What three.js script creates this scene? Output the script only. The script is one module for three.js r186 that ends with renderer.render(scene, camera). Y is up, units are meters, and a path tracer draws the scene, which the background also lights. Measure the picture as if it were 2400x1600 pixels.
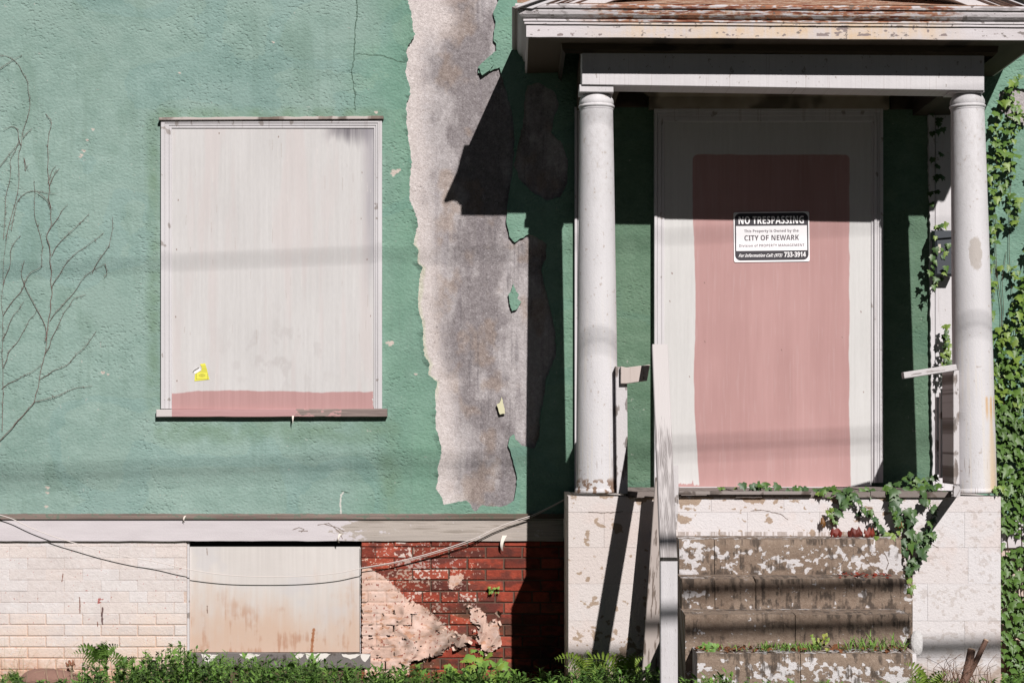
import * as THREE from 'three';
import { mergeGeometries } from 'three/addons/utils/BufferGeometryUtils.js';

// ───────────── camera, sky, sun, exposure ─────────────
const K = 0.0026, D = 12.3, EYE = 1.56;          // metres per photo pixel on the wall plane, distance to the wall, eye height
const scene = new THREE.Scene();
const camera = new THREE.PerspectiveCamera(2 * Math.atan(1000 * K / D) * 180 / Math.PI, 1.5, 0.1, 600);
camera.position.set(0, EYE, D);
camera.setViewOffset(3000, 2000, 300, 0, 2400, 1600);   // a shifted lens: the wall stays upright

const SUN = new THREE.Vector3(0.335, 0.741, 1).normalize();
{
  const w = 128, h = 64, a = new Float32Array(w * h * 4);
  for (let j = 0; j < h; j++) for (let i = 0; i < w; i++) {
    const el = ((j + 0.5) / h - 0.5) * Math.PI, s = Math.max(0, Math.sin(el)), hz = Math.pow(1 - s, 4), o = (j * w + i) * 4;
    const down = el < 0 ? 0.35 : 1;
    a[o] = (0.008 + 0.011 * hz) * down; a[o + 1] = (0.014 + 0.013 * hz) * down; a[o + 2] = (0.032 + 0.014 * hz) * down; a[o + 3] = 1;
  }
  const sky = new THREE.DataTexture(a, w, h, THREE.RGBAFormat, THREE.FloatType);
  sky.mapping = THREE.EquirectangularReflectionMapping; sky.magFilter = THREE.LinearFilter; sky.needsUpdate = true;
  scene.background = sky; scene.environment = sky;
}
const sun = new THREE.DirectionalLight(0xfffaf6, 4.7);
sun.target.position.set(0, 1.5, 0); sun.position.copy(SUN).multiplyScalar(40).add(sun.target.position);
sun.castShadow = true; sun.shadow.radius = 1; sun.shadow.mapSize.set(4096, 4096);
Object.assign(sun.shadow.camera, { left: -9, right: 9, top: 8, bottom: -8, near: 1, far: 90 });
scene.add(sun, sun.target);
const renderer = new THREE.WebGLRenderer({ antialias: true });
renderer.toneMapping = THREE.LinearToneMapping; renderer.toneMappingExposure = 1.19;
renderer.shadowMap.enabled = true; renderer.shadowMap.type = THREE.PCFSoftShadowMap;

// ───────────── helpers ─────────────
function rng(seed) { let s = seed >>> 0; return () => { s = (s + 0x6D2B79F5) >>> 0; let t = s; t = Math.imul(t ^ (t >>> 15), t | 1); t ^= t + Math.imul(t ^ (t >>> 7), t | 61); return ((t ^ (t >>> 14)) >>> 0) / 4294967296; }; }
const R = rng(20240611);
const rr = (a, b) => a + (b - a) * R();
const NT = new Float32Array(65536); { const q = rng(77); for (let i = 0; i < 65536; i++) NT[i] = q(); }
function noise(x, y) {
  const xi = Math.floor(x), yi = Math.floor(y); let fx = x - xi, fy = y - yi;
  fx = fx * fx * (3 - 2 * fx); fy = fy * fy * (3 - 2 * fy);
  const x0 = xi & 255, x1 = (xi + 1) & 255, y0 = (yi & 255) << 8, y1 = ((yi + 1) & 255) << 8;
  const a = NT[y0 | x0], b = NT[y0 | x1], c = NT[y1 | x0], d = NT[y1 | x1];
  return a + (b - a) * fx + (c - a + (a - b - c + d) * fx) * fy;
}
function fbm(x, y, o = 4) { let s = 0, a = 0.5, n = 0; for (let i = 0; i < o; i++) { s += a * noise(x, y); n += a; a *= 0.5; x = x * 2.03 + 17.3; y = y * 2.03 + 41.7; } return s / n; }
const clamp = (v, a = 0, b = 1) => v < a ? a : v > b ? b : v;
const sst = (a, b, v) => { const t = clamp((v - a) / (b - a)); return t * t * (3 - 2 * t); };
const ratio = (d) => D / (D - d);
const X = (px, d = 0) => (px - 1200) * K / ratio(d);
const Y = (py, d = 0) => EYE + (1000 - py) * K / ratio(d);
const P = (px, py, d = 0) => new THREE.Vector3(X(px, d), Y(py, d), d);
function lerpTable(t, v, a = 1, b = 0) {            // piecewise linear value of column b at column a = v
  if (v <= t[0][a]) return t[0][b];
  for (let i = 1; i < t.length; i++) if (v <= t[i][a]) { const f = (v - t[i - 1][a]) / (t[i][a] - t[i - 1][a] || 1); return t[i - 1][b] + f * (t[i][b] - t[i - 1][b]); }
  return t[t.length - 1][b];
}
function inPoly(p, x, y) { let c = false; for (let i = 0, j = p.length - 1; i < p.length; j = i++) if ((p[i][1] > y) !== (p[j][1] > y) && x < (p[j][0] - p[i][0]) * (y - p[i][1]) / (p[j][1] - p[i][1]) + p[i][0]) c = !c; return c; }
function segDist(x, y, a, b) { const vx = b[0] - a[0], vy = b[1] - a[1], t = clamp(((x - a[0]) * vx + (y - a[1]) * vy) / (vx * vx + vy * vy || 1)); return Math.hypot(x - a[0] - vx * t, y - a[1] - vy * t); }
function polyDist(p, x, y) { let m = 1e9; for (let i = 0, j = p.length - 1; i < p.length; j = i++) m = Math.min(m, segDist(x, y, p[j], p[i])); return m; }
function ragged(p, step, amp, seed, close = true) { // subdivide an outline and roughen it
  const q = rng(seed), out = [];
  const n = close ? p.length : p.length - 1;
  for (let i = 0; i < n; i++) {
    const a = p[i], b = p[(i + 1) % p.length], L = Math.hypot(b[0] - a[0], b[1] - a[1]), k = Math.max(1, Math.round(L / step));
    const nx = -(b[1] - a[1]) / (L || 1), ny = (b[0] - a[0]) / (L || 1);
    for (let j = 0; j < k; j++) { const f = j / k, o = j ? (q() - 0.5) * 2 * amp : (q() - 0.5) * amp; out.push([a[0] + (b[0] - a[0]) * f + nx * o, a[1] + (b[1] - a[1]) * f + ny * o]); }
  }
  if (!close) out.push(p[p.length - 1]);
  return out;
}

const used = new Map();
function numbered(n) { const k = used.get(n) || 0; used.set(n, k + 1); return k ? n + '_' + String(k).padStart(3, '0') : n; }
function thing(name, label, category, pos = [0, 0, 0], group) {
  const o = new THREE.Group(); o.name = numbered(name); o.position.set(...pos); o.userData = { label, category }; if (group) o.userData.group = group;
  scene.add(o); return o;
}
function sub(name, parent) { const o = new THREE.Group(); o.name = numbered(name); parent.add(o); return o; }
function part(name, geo, mat, parent, label) {
  const m = new THREE.Mesh(geo, mat); m.name = numbered(name); m.castShadow = m.receiveShadow = true; if (label) m.userData.label = label;
  if (parent) {   // geometry is written in world metres: take the parent's place out
    let p = parent; const off = new THREE.Vector3(); while (p && p !== scene) { off.add(p.position); p = p.parent; }
    m.position.copy(off.negate()); parent.add(m);
  }
  return m;
}
function single(name, geo, mat, label, category, group) { const m = part(name, geo, mat, scene); m.userData = { label, category }; if (group) m.userData.group = group; return m; }
function struct(name, geo, mat) { const m = part(name, geo, mat, scene); m.userData = { kind: 'structure' }; return m; }

// textures are painted in photo-pixel units of the plane they lie on
function tex(w, h, reg, fn, { gray = false } = {}) {
  const a = new Uint8Array(w * h * 4), c = [0, 0, 0], [x0, y0, x1, y1] = reg, q = gray ? [1, 1, 1] : [0.852, 0.862, 0.882];
  for (let j = 0; j < h; j++) { const py = y1 + (y0 - y1) * (j + 0.5) / h; for (let i = 0; i < w; i++) { const px = x0 + (x1 - x0) * (i + 0.5) / w; fn(px, py, c); const o = (j * w + i) * 4; a[o] = clamp(c[0] * q[0], 0, 255); a[o + 1] = clamp(c[1] * q[1], 0, 255); a[o + 2] = clamp(c[2] * q[2], 0, 255); a[o + 3] = 255; } }
  const t = new THREE.DataTexture(a, w, h); t.magFilter = THREE.LinearFilter; t.minFilter = THREE.LinearMipmapLinearFilter; t.generateMipmaps = true; t.wrapS = t.wrapT = THREE.MirroredRepeatWrapping;
  if (!gray) t.colorSpace = THREE.SRGBColorSpace; t.needsUpdate = true; t.userData = { reg, w, h };
  return t;
}
function stroke(t, pts, width, col, alpha = 1) {   // a crack, drip or scratch
  const { reg: [x0, y0, x1, y1], w, h } = t.userData, a = t.image.data, sx = w / (x1 - x0), sy = h / (y1 - y0);
  for (let k = 0; k + 1 < pts.length; k++) {
    const p = pts[k], q = pts[k + 1];
    const i0 = Math.max(0, Math.floor((Math.min(p[0], q[0]) - width - x0) * sx)), i1 = Math.min(w - 1, Math.ceil((Math.max(p[0], q[0]) + width - x0) * sx));
    const j0 = Math.max(0, Math.floor((y1 - Math.max(p[1], q[1]) - width) * sy)), j1 = Math.min(h - 1, Math.ceil((y1 - Math.min(p[1], q[1]) + width) * sy));
    for (let j = j0; j <= j1; j++) for (let i = i0; i <= i1; i++) {
      const px = x0 + (i + 0.5) / sx, py = y1 - (j + 0.5) / sy, wv = width * (0.55 + 0.9 * noise(px * 0.3, py * 0.3));
      const f = alpha * clamp((wv - segDist(px, py, p, q)) / (0.5 * wv)); if (f <= 0) continue;
      const o = (j * w + i) * 4; for (let c = 0; c < 3; c++) a[o + c] += (col[c] * 0.865 - a[o + c]) * f;
    }
  }
}
const mixc = (c, d, f) => { c[0] += (d[0] - c[0]) * f; c[1] += (d[1] - c[1]) * f; c[2] += (d[2] - c[2]) * f; };
const setc = (c, d, m = 1) => { c[0] = d[0] * m; c[1] = d[1] * m; c[2] = d[2] * m; };
function uvReg(geo, reg, d, axis = 'xy') {
  const p = geo.attributes.position, uv = new Float32Array(p.count * 2), [x0, y0, x1, y1] = reg, r = ratio(d);
  for (let i = 0; i < p.count; i++) {
    let x = p.getX(i), y = p.getY(i); const z = p.getZ(i); if (axis === 'zy') x = z; if (axis === 'xz') y += (z - d);
    const px = 1200 + x / K * r, py = 1000 - (y - EYE) / K * r;
    uv[2 * i] = (px - x0) / (x1 - x0); uv[2 * i + 1] = (y1 - py) / (y1 - y0);
  }
  geo.setAttribute('uv', new THREE.BufferAttribute(uv, 2)); return geo;
}
function std(o) { const { bs, ...q } = o; const m = new THREE.MeshStandardMaterial({ roughness: 0.9, metalness: 0, ...q }); if (bs) m.bumpScale = bs; return m; }

// outline in photo pixels on plane dF, pushed back to dB
function slab(pts, dF, dB, { bevel = 0, reg = null, holes = [] } = {}) {
  const mk = (C, p) => { const s = new C(); p.forEach((q, i) => s[i ? 'lineTo' : 'moveTo'](X(q[0], dF), Y(q[1], dF))); s.closePath(); return s; };
  const s = mk(THREE.Shape, pts); holes.forEach((hh) => s.holes.push(mk(THREE.Path, hh)));
  const T = dF - dB, b = Math.min(bevel, T / 2.2);
  const g = new THREE.ExtrudeGeometry(s, { depth: T - 2 * b, bevelEnabled: b > 0, bevelThickness: b, bevelSize: b, bevelOffset: -b, bevelSegments: 1, curveSegments: 1, steps: 1 });
  g.translate(0, 0, dB + b);
  if (reg) uvReg(g, reg, dF);
  return g;
}
const rect = (a, b, c, d) => [[a, d], [c, d], [c, b], [a, b]];
const bar = (a, b, c, d, dF, dB, o = {}) => slab(rect(a, b, c, d), dF, dB, { bevel: 0.002, ...o });
function box3(x0, x1, y0, y1, z0, z1) { const g = new THREE.BoxGeometry(x1 - x0, y1 - y0, z1 - z0); g.translate((x0 + x1) / 2, (y0 + y1) / 2, (z0 + z1) / 2); return g; }
function merge(list) { return mergeGeometries(list.map((g) => { const q = g.index ? g.toNonIndexed() : g; for (const k of Object.keys(q.attributes)) if (!['position', 'normal', 'uv'].includes(k)) q.deleteAttribute(k); if (!q.attributes.normal) q.computeVertexNormals(); return q; })); }
function tube(points, rad, seg = 40, sides = 6, taper = 0) {
  const c = new THREE.CatmullRomCurve3(points), g = new THREE.TubeGeometry(c, seg, rad, sides);
  if (taper) { const p = g.attributes.position, v = new THREE.Vector3(), q = new THREE.Vector3(); for (let i = 0; i <= seg; i++) { c.getPointAt(i / seg, q); const s = 1 - taper * i / seg; for (let j = 0; j <= sides; j++) { const k = i * (sides + 1) + j; v.fromBufferAttribute(p, k).sub(q).multiplyScalar(s).add(q); p.setXYZ(k, v.x, v.y, v.z); } } }
  return g;
}
// a straight timber between two points, w across (x-ish), t thick
function beam(a, b, w, t, up = new THREE.Vector3(1, 0, 0)) {
  const dir = b.clone().sub(a), L = dir.length(); dir.normalize();
  const xa = up.clone().sub(dir.clone().multiplyScalar(up.dot(dir))).normalize(), za = xa.clone().cross(dir).normalize();
  const e = 0.004, s = new THREE.Shape(); s.moveTo(-w / 2 + e, -t / 2); s.lineTo(w / 2 - e, -t / 2); s.lineTo(w / 2, -t / 2 + e); s.lineTo(w / 2, t / 2 - e); s.lineTo(w / 2 - e, t / 2); s.lineTo(-w / 2 + e, t / 2); s.lineTo(-w / 2, t / 2 - e); s.lineTo(-w / 2, -t / 2 + e); s.closePath();
  const g = new THREE.ExtrudeGeometry(s, { depth: L, bevelEnabled: false, steps: 12 });
  const p = g.attributes.position, uv = new Float32Array(p.count * 2);
  for (let i = 0; i < p.count; i++) { uv[2 * i] = p.getX(i) / 0.16 + 0.5 + p.getY(i) / 0.3; uv[2 * i + 1] = p.getZ(i) / 1.4; }
  g.setAttribute('uv', new THREE.BufferAttribute(uv, 2));
  g.applyMatrix4(new THREE.Matrix4().makeBasis(xa, za, dir).setPosition(a)); 
  // x,y,z of the shape: across, thickness, along
  if (new THREE.Matrix4().makeBasis(xa, za, dir).determinant() < 0) { const q = g.attributes.position; for (let i = 0; i < q.count; i += 3) { const v = [q.getX(i + 1), q.getY(i + 1), q.getZ(i + 1)]; q.setXYZ(i + 1, q.getX(i + 2), q.getY(i + 2), q.getZ(i + 2)); q.setXYZ(i + 2, ...v); const w2 = g.attributes.uv, e1 = [w2.getX(i + 1), w2.getY(i + 1)]; w2.setXY(i + 1, w2.getX(i + 2), w2.getY(i + 2)); w2.setXY(i + 2, ...e1); } g.computeVertexNormals(); }
  return g;
}
function gridMesh(nu, nv, f) { // f(u,v) -> Vector3
  const g = new THREE.PlaneGeometry(1, 1, nu, nv), p = g.attributes.position, u = g.attributes.uv;
  for (let i = 0; i < p.count; i++) { const v = f(u.getX(i), u.getY(i)); p.setXYZ(i, v.x, v.y, v.z); }
  g.computeVertexNormals(); return g;
}

// ───────────── outlines read from the photograph ─────────────
const edgeLeft = [[956, -160], [950, -90], [953, 0], [962, 31], [965, 68], [970, 78], [960, 99], [950, 116], [953, 143], [948, 170], [955, 191], [959, 204], [957, 228], [950, 245], [950, 283], [953, 307], [955, 330], [960, 358], [962, 381], [958, 426], [958, 470], [969, 494], [976, 528], [970, 558], [967, 571], [977, 585], [975, 616], [987, 628], [980, 656], [979, 684], [977, 704], [980, 735], [987, 752], [990, 806], [992, 833], [1004, 854], [1002, 878], [1023, 895], [1018, 915], [1018, 952], [1019, 1003], [1028, 1034], [1033, 1060], [1024, 1094], [1024, 1128], [1019, 1145], [1035, 1169], [1038, 1183]];
const edgeBottom = [[1069, 1177], [1093, 1173], [1103, 1184], [1113, 1199], [1130, 1184], [1157, 1187], [1181, 1186], [1205, 1172]];
const edgeRight = [[1212, 1135], [1210, 1108], [1201, 1074], [1198, 1062], [1191, 1044], [1195, 1024], [1205, 1017], [1208, 1029], [1222, 1044], [1252, 1051], [1263, 1024], [1266, 976], [1273, 942], [1280, 888], [1303, 833], [1302, 786], [1290, 724], [1276, 670], [1269, 633], [1280, 602], [1281, 571], [1252, 553], [1239, 549], [1214, 563], [1207, 568], [1194, 554], [1186, 520], [1190, 470], [1202, 400], [1206, 330], [1200, 260], [1182, 200], [1171, 158], [1147, 167], [1132, 177], [1120, 170], [1120, 157], [1141, 136], [1163, 119], [1163, 102], [1156, 95], [1158, 78], [1161, 51], [1156, 27], [1168, 0], [1160, -80], [1172, -160]];
const patchHole = [...ragged(edgeLeft, 6, 1.6, 5, false), ...ragged(edgeBottom, 6, 1.4, 6, false), ...ragged(edgeRight, 7, 1.4, 7, false)];
const islandHole = ragged([[1236, 200], [1262, 192], [1300, 214], [1310, 245], [1296, 285], [1292, 310], [1318, 336], [1332, 380], [1330, 430], [1312, 462], [1282, 470], [1250, 452], [1218, 420], [1204, 385], [1214, 340], [1226, 290], [1228, 240]], 8, 1.5, 8);
const rightHole = ragged([[2345, 214], [2384, 205], [2420, 214], [2440, 250], [2425, 300], [2385, 290], [2362, 272], [2338, 250]], 7, 1.6, 9);
const rightHoleLow = ragged([[2352, 1222], [2398, 1190], [2470, 1196], [2480, 1240], [2430, 1246], [2352, 1246]], 8, 1.6, 10);
const paintLeft = [[848, 1331], [863, 1327], [907, 1358], [937, 1386], [959, 1410], [983, 1416], [1011, 1433], [1032, 1455], [1054, 1477], [1069, 1485], [1098, 1490], [1108, 1496], [1093, 1507], [1080, 1513], [1058, 1511], [1045, 1524], [1015, 1540], [998, 1541], [963, 1548], [959, 1574], [905, 1612], [860, 1612], [848, 1520]];
const paintRight = [[1102, 1428], [1124, 1424], [1139, 1444], [1145, 1466], [1164, 1449], [1169, 1472], [1176, 1509], [1154, 1525], [1130, 1522], [1123, 1498], [1119, 1477], [1124, 1459], [1102, 1455]];

// ───────────── painted surfaces ─────────────
const T = {}, REG = { stucco: [-100, -60, 2500, 1240], plaster: [900, -160, 1440, 1240], found: [-100, 1255, 1420, 1640], win: [380, 285, 890, 990], base: [430, 1270, 860, 1540], door: [1520, 270, 2080, 1160], stoop: [1300, 1140, 2420, 1640], trim: [-120, 1195, 1340, 1285], corn: [1180, -60, 2500, 130], beam: [1340, 80, 2340, 230] };

T.stucco = tex(2048, 1024, REG.stucco, (x, y, c) => {
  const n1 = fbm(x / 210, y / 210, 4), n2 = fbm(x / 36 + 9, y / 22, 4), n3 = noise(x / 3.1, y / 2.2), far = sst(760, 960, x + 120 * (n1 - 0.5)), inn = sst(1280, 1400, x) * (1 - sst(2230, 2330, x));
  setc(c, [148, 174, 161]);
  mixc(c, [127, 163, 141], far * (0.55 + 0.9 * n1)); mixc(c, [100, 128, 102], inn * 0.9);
  const m = (n1 - 0.5) * 26 + (n2 - 0.5) * 22 + (n3 - 0.5) * 13; c[0] += m * 1.0; c[1] += m * 0.9; c[2] += m * 0.9;
  const pale = sst(0.52, 0.75, fbm(x / 120 + 40, y / 75 + 3, 4)) * (1 - far); mixc(c, [154, 178, 165], pale * 0.7);
  const run = sst(0.56, 0.74, fbm(x / 9 + 12, y / 160 + 31, 4)) * sst(0.4, 0.62, fbm(x / 150 + 4, y / 130 + 17, 3)); mixc(c, [116, 140, 124], run * 0.16);
  const patch = fbm(x / 260 + 71, y / 200 + 13, 2) + 0.06 * (n2 - 0.5); if (patch > 0.57 && patch < 0.66) { c[0] -= 5; c[1] -= 3; c[2] -= 1; }
  // algae beside and below the window, on the grain of the render
  const side = Math.max(Math.exp(-Math.pow((x - 360) / 20, 2)) * sst(230, 300, y) * (1 - sst(960, 1000, y)), Math.exp(-Math.pow((y - 268) / 18, 2)) * sst(340, 380, x) * (1 - sst(880, 930, x)), Math.exp(-Math.pow((y - 1010) / 34, 2)) * sst(340, 380, x) * (1 - sst(890, 960, x)) * 0.9, Math.exp(-Math.pow((x - 915) / 30, 2)) * sst(960, 1000, y) * 0.9);
  mixc(c, [119, 146, 119], clamp(side * (0.1 + 1.3 * fbm(x / 24, y / 24 + 70, 4)) - 0.18) * 0.75);
  const dirt = sst(0.62, 0.78, fbm(x / 60 + 90, y / 140 + 5, 5)); mixc(c, [112, 140, 122], dirt * 0.22);
  if (noise(x / 5 + 300, y / 5) > 0.968 && n2 > 0.5) mixc(c, [205, 196, 186], 0.6);
});
for (const p of [[[835, -40], [836, 30], [833, 60], [829, 140], [824, 170], [830, 215], [833, 258]], [[833, 127], [858, 128], [893, 130], [930, 143], [948, 146]], [[800, 1150], [806, 1153], [818, 1154]], [[2362, 694], [2380, 691], [2400, 688], [2440, 694]]]) stroke(T.stucco, ragged(p, 8, 2, 3, false), 1.3, [62, 84, 70], 0.75);
for (const [x, y, r] of [[217, 302, 2.4], [203, 327, 2.4], [195, 352, 2.8], [190, 362, 2.2], [187, 367, 2.2], [925, 401, 5], [934, 397, 3], [921, 406, 4], [912, 803, 5], [917, 802, 4], [881, 262, 2.5], [420, 170, 2], [640, 98, 2], [240, 872, 3], [252, 876, 2], [110, 1141, 3], [110, 1154, 2.5], [107, 1186, 2.6], [974, 876, 2.5], [1003, 520, 1]]) stroke(T.stucco, [[x - r, y], [x + r, y + 1], [x, y + r]], r, [214, 200, 190], 0.95);
stroke(T.stucco, [[799, 1202], [797, 1180], [799, 1160], [804, 1154]], 2.4, [222, 220, 214], 1);

T.stuccoBump = tex(2048, 1024, REG.stucco, (x, y, c) => {
  const w = 3 * fbm(x / 60, y / 60, 2), a = fbm(x / 5.2 + w, y / 3.3 + w * 0.5, 4), b = fbm(x / 16, y / 11, 3), gr = noise(x / 1.9, y / 1.9);
  const gouge = sst(0.60, 0.80, fbm(x / 6.5 + 50 + 0.05 * y, y / 3.6 + 20 - 0.03 * x, 3)) * sst(0.42, 0.64, fbm(x / 90, y / 70 + 10, 3));
  c[0] = c[1] = c[2] = 255 * clamp(0.2 + 0.46 * a + 0.14 * b + 0.16 * gr - 0.5 * gouge);
}, { gray: true });

T.plaster = tex(768, 2048, REG.plaster, (x, y, c) => {
  const e = x - lerpTable(edgeLeft, y) + 14 * (fbm(x / 30, y / 40 + 4, 3) - 0.5), n = fbm(x / 60 + 8, y / 150, 5), sp = noise(x / 2.2, y / 2.2), g2 = fbm(x / 7, y / 7, 3);
  setc(c, [190, 181, 178]);
  const stain = sst(0.40, 0.62, 0.6 * n + 0.4 * fbm(x / 34 + 9, y / 46 + 2, 4) + 0.20 * Math.exp(-Math.pow((x - 1090 - 0.03 * y) / 75, 2)) - 0.05); mixc(c, [138, 129, 128], stain * 0.8);
  const run = sst(0.55, 0.8, fbm(x / 7 + 20, y / 180 + 3, 4)); mixc(c, [118, 108, 112], run * 0.2);
  const warm = sst(0.55, 0.75, fbm(x / 50 + 70, y / 60 + 90, 4)); mixc(c, [168, 144, 126], warm * 0.45);
  mixc(c, [224, 211, 204], Math.max(1 - sst(14, 76, e + 26 * (g2 - 0.5)), (1 - sst(40, 130, y + 60 * (n - 0.5))) * (1 - sst(70, 130, e))) * 0.95);
  mixc(c, [98, 92, 94], sst(0.60, 0.78, fbm(x / 5 + 40, y / 120 + 7, 4) * 0.6 + 0.4 * fbm(x / 40 + 3, y / 90 + 50, 3)) * sst(30, 80, e) * 0.3);
  const cream = (1 - sst(6, 14, e)) * sst(540, 600, y + 30 * n) * (1 - sst(900, 960, y)); mixc(c, [211, 206, 184], cream * 0.85);
  const k = (sp - 0.5) * 30 + (g2 - 0.5) * 34; c[0] += k; c[1] += k; c[2] += k;
  if (sp > 0.93 && g2 > 0.5) mixc(c, [225, 218, 216], 0.6);
  if (sp < 0.06 && stain > 0.4) mixc(c, [84, 78, 80], 0.5);
});
T.roughBump = tex(1024, 1024, [0, 0, 400, 400], (x, y, c) => { const v = 0.55 * fbm(x / 5, y / 5, 4) + 0.3 * noise(x / 1.6, y / 1.6) + 0.15 * fbm(x / 30, y / 30, 3); c[0] = c[1] = c[2] = 255 * v; }, { gray: true });

const streaky = (x, y) => fbm(x / 4.5 + 3, y / 130, 4);
T.win = tex(768, 1024, REG.win, (x, y, c) => {
  const s = streaky(x, y), n = fbm(x / 90 + 5, y / 160, 4), f = noise(x / 1.7, y / 9);
  setc(c, [221, 216, 211]); const k = (s - 0.5) * 13 + (n - 0.5) * 12 + (f - 0.5) * 5; c[0] += k; c[1] += k; c[2] += k;
  mixc(c, [222, 205, 199], sst(0.5, 0.75, fbm(x / 26 + 33, y / 260, 4)) * 0.35);
  // smoke-black mildew in the upper right corner and scuffs low down
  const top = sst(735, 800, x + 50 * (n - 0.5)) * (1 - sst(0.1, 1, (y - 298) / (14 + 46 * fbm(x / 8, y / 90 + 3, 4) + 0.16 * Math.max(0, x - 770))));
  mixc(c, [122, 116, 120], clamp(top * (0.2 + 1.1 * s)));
  const rs = sst(838, 872, x + 20 * (n - 0.5)) * (1 - sst(470, 760, y + 140 * (s - 0.5))); mixc(c, [170, 164, 168], rs * (0.3 + 0.8 * s));
  const sc = sst(0.56, 0.72, fbm(x / 24 + 70, y / 34 + 9, 5)) * Math.exp(-Math.pow((x - 650) / 130, 2) - Math.pow((y - 830) / 90, 2)); mixc(c, [198, 190, 185], sc * 0.5);
  const pinkTop = 919 + 1.2 * Math.sin(x / 61 + 2) + 4 * (fbm(x / 22, 8, 3) - 0.5) - 4 * sst(400, 480, x) + 2 * sst(600, 800, x);
  if (y > pinkTop && x < 874 + 10 * (fbm(y / 5, 4, 2) - 0.5)) { mixc(c, [199, 154, 149], clamp((y - pinkTop) / 2.5)); const q = (s - 0.5) * 16; c[0] += q; c[1] += q; c[2] += q; }
});
for (const [x, y] of [[417, 468], [413, 584], [411, 742], [860, 608], [868, 740], [848, 404], [513, 312], [652, 320], [414, 892], [846, 512]]) stroke(T.win, [[x, y - 1], [x, y + 1.5]], 1.3, [128, 104, 92], 0.8);
for (let i = 0; i < 60; i++) { const x = rr(405, 872), y = rr(320, 880), L = rr(6, 34); stroke(T.win, [[x, y], [x + rr(-1, 1), y + L]], rr(0.5, 1.0), R() < 0.5 ? [188, 178, 172] : [236, 231, 226], 0.5); }

T.door = tex(768, 1280, REG.door, (x, y, c) => {
  const s = streaky(x + 700, y), n = fbm(x / 120 + 15, y / 170, 4), f = noise(x / 1.7, y / 8);
  setc(c, [226, 222, 216]); let k = (s - 0.5) * 12 + (n - 0.5) * 13 + (f - 0.5) * 4; c[0] += k; c[1] += k; c[2] += k;
  const lx = 1626 + 4 * (fbm(1, y / 40, 3) - 0.5) + 12 * sst(820, 1120, y) + 4 * Math.sin(y / 90), rx = 1992 + 4 * (fbm(5, y / 38, 3) - 0.5) + 3 * sst(900, 1100, y), ty = 361 + 3 * (fbm(x / 30, 2, 3) - 0.5);
  const cr = 12, dx = Math.max(lx + cr - x, x - rx + cr, 0), dy = Math.max(ty + cr - y, 0), din = dx > 0 && dy > 0 ? cr - Math.hypot(dx, dy) : Math.min(x - lx, rx - x, y - ty);
  const low = y - (1134 + 10 * (fbm(x / 6, 3, 3) - 0.5) + 14 * Math.pow(noise(x / 4, 9), 6) * -1), foot = x < 1700 ? low : -9;
  const pf = clamp(Math.max(din, foot) / 2); if (pf > 0) { mixc(c, [201, 156, 150], pf); const lap = fbm(x / 40 + 3, y / 300 + 50, 3); k = ((n - 0.5) * 16 + (s - 0.5) * 9 + (lap - 0.5) * 12) * pf; c[0] += k; c[1] += k; c[2] += k; mixc(c, [216, 190, 184], pf * sst(0.62, 0.76, fbm(x / 3 + 60, y / 60, 4)) * 0.18); }
});
for (const [x, y] of [[1570, 706], [1616, 882], [1652, 800], [1651, 662], [2018, 730], [2024, 918], [1974, 790], [1575, 640], [1832, 820]]) stroke(T.door, [[x, y - 1], [x + 1, y + 1.5]], 1.4, [130, 104, 96], 0.7);

T.base = tex(1024, 640, REG.base, (x, y, c) => {
  const s = streaky(x + 300, y * 1.2), n = fbm(x / 80 + 60, y / 90, 4);
  setc(c, [226, 217, 209]); let k = (s - 0.5) * 12 + (n - 0.5) * 14; c[0] += k; c[1] += k; c[2] += k;
  const t = sst(1360, 1500, y + 60 * (fbm(x / 9 + 2, y / 120, 4) - 0.5) + 150 * (n - 0.5)); mixc(c, [219, 186, 162], t * 0.9); mixc(c, [190, 142, 114], sst(0.52, 0.74, fbm(x / 30 + 71, y / 34, 4) * 0.6 + 0.4 * fbm(x / 6 + 71, y / 70, 4)) * t * 0.75);
  const t2 = sst(0.5, 0.7, fbm(x / 70 + 8, y / 60 + 80, 4)); mixc(c, [212, 207, 207], t2 * 0.4 * (1 - t));
});
stroke(T.base, [[735, 1475], [732, 1500], [730, 1526]], 4, [158, 92, 52], 0.75);
stroke(T.base, [[485, 1420], [485, 1436]], 1.4, [120, 96, 84], 0.8); stroke(T.base, [[484, 1285], [485, 1300]], 1.2, [120, 96, 84], 0.6);

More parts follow.
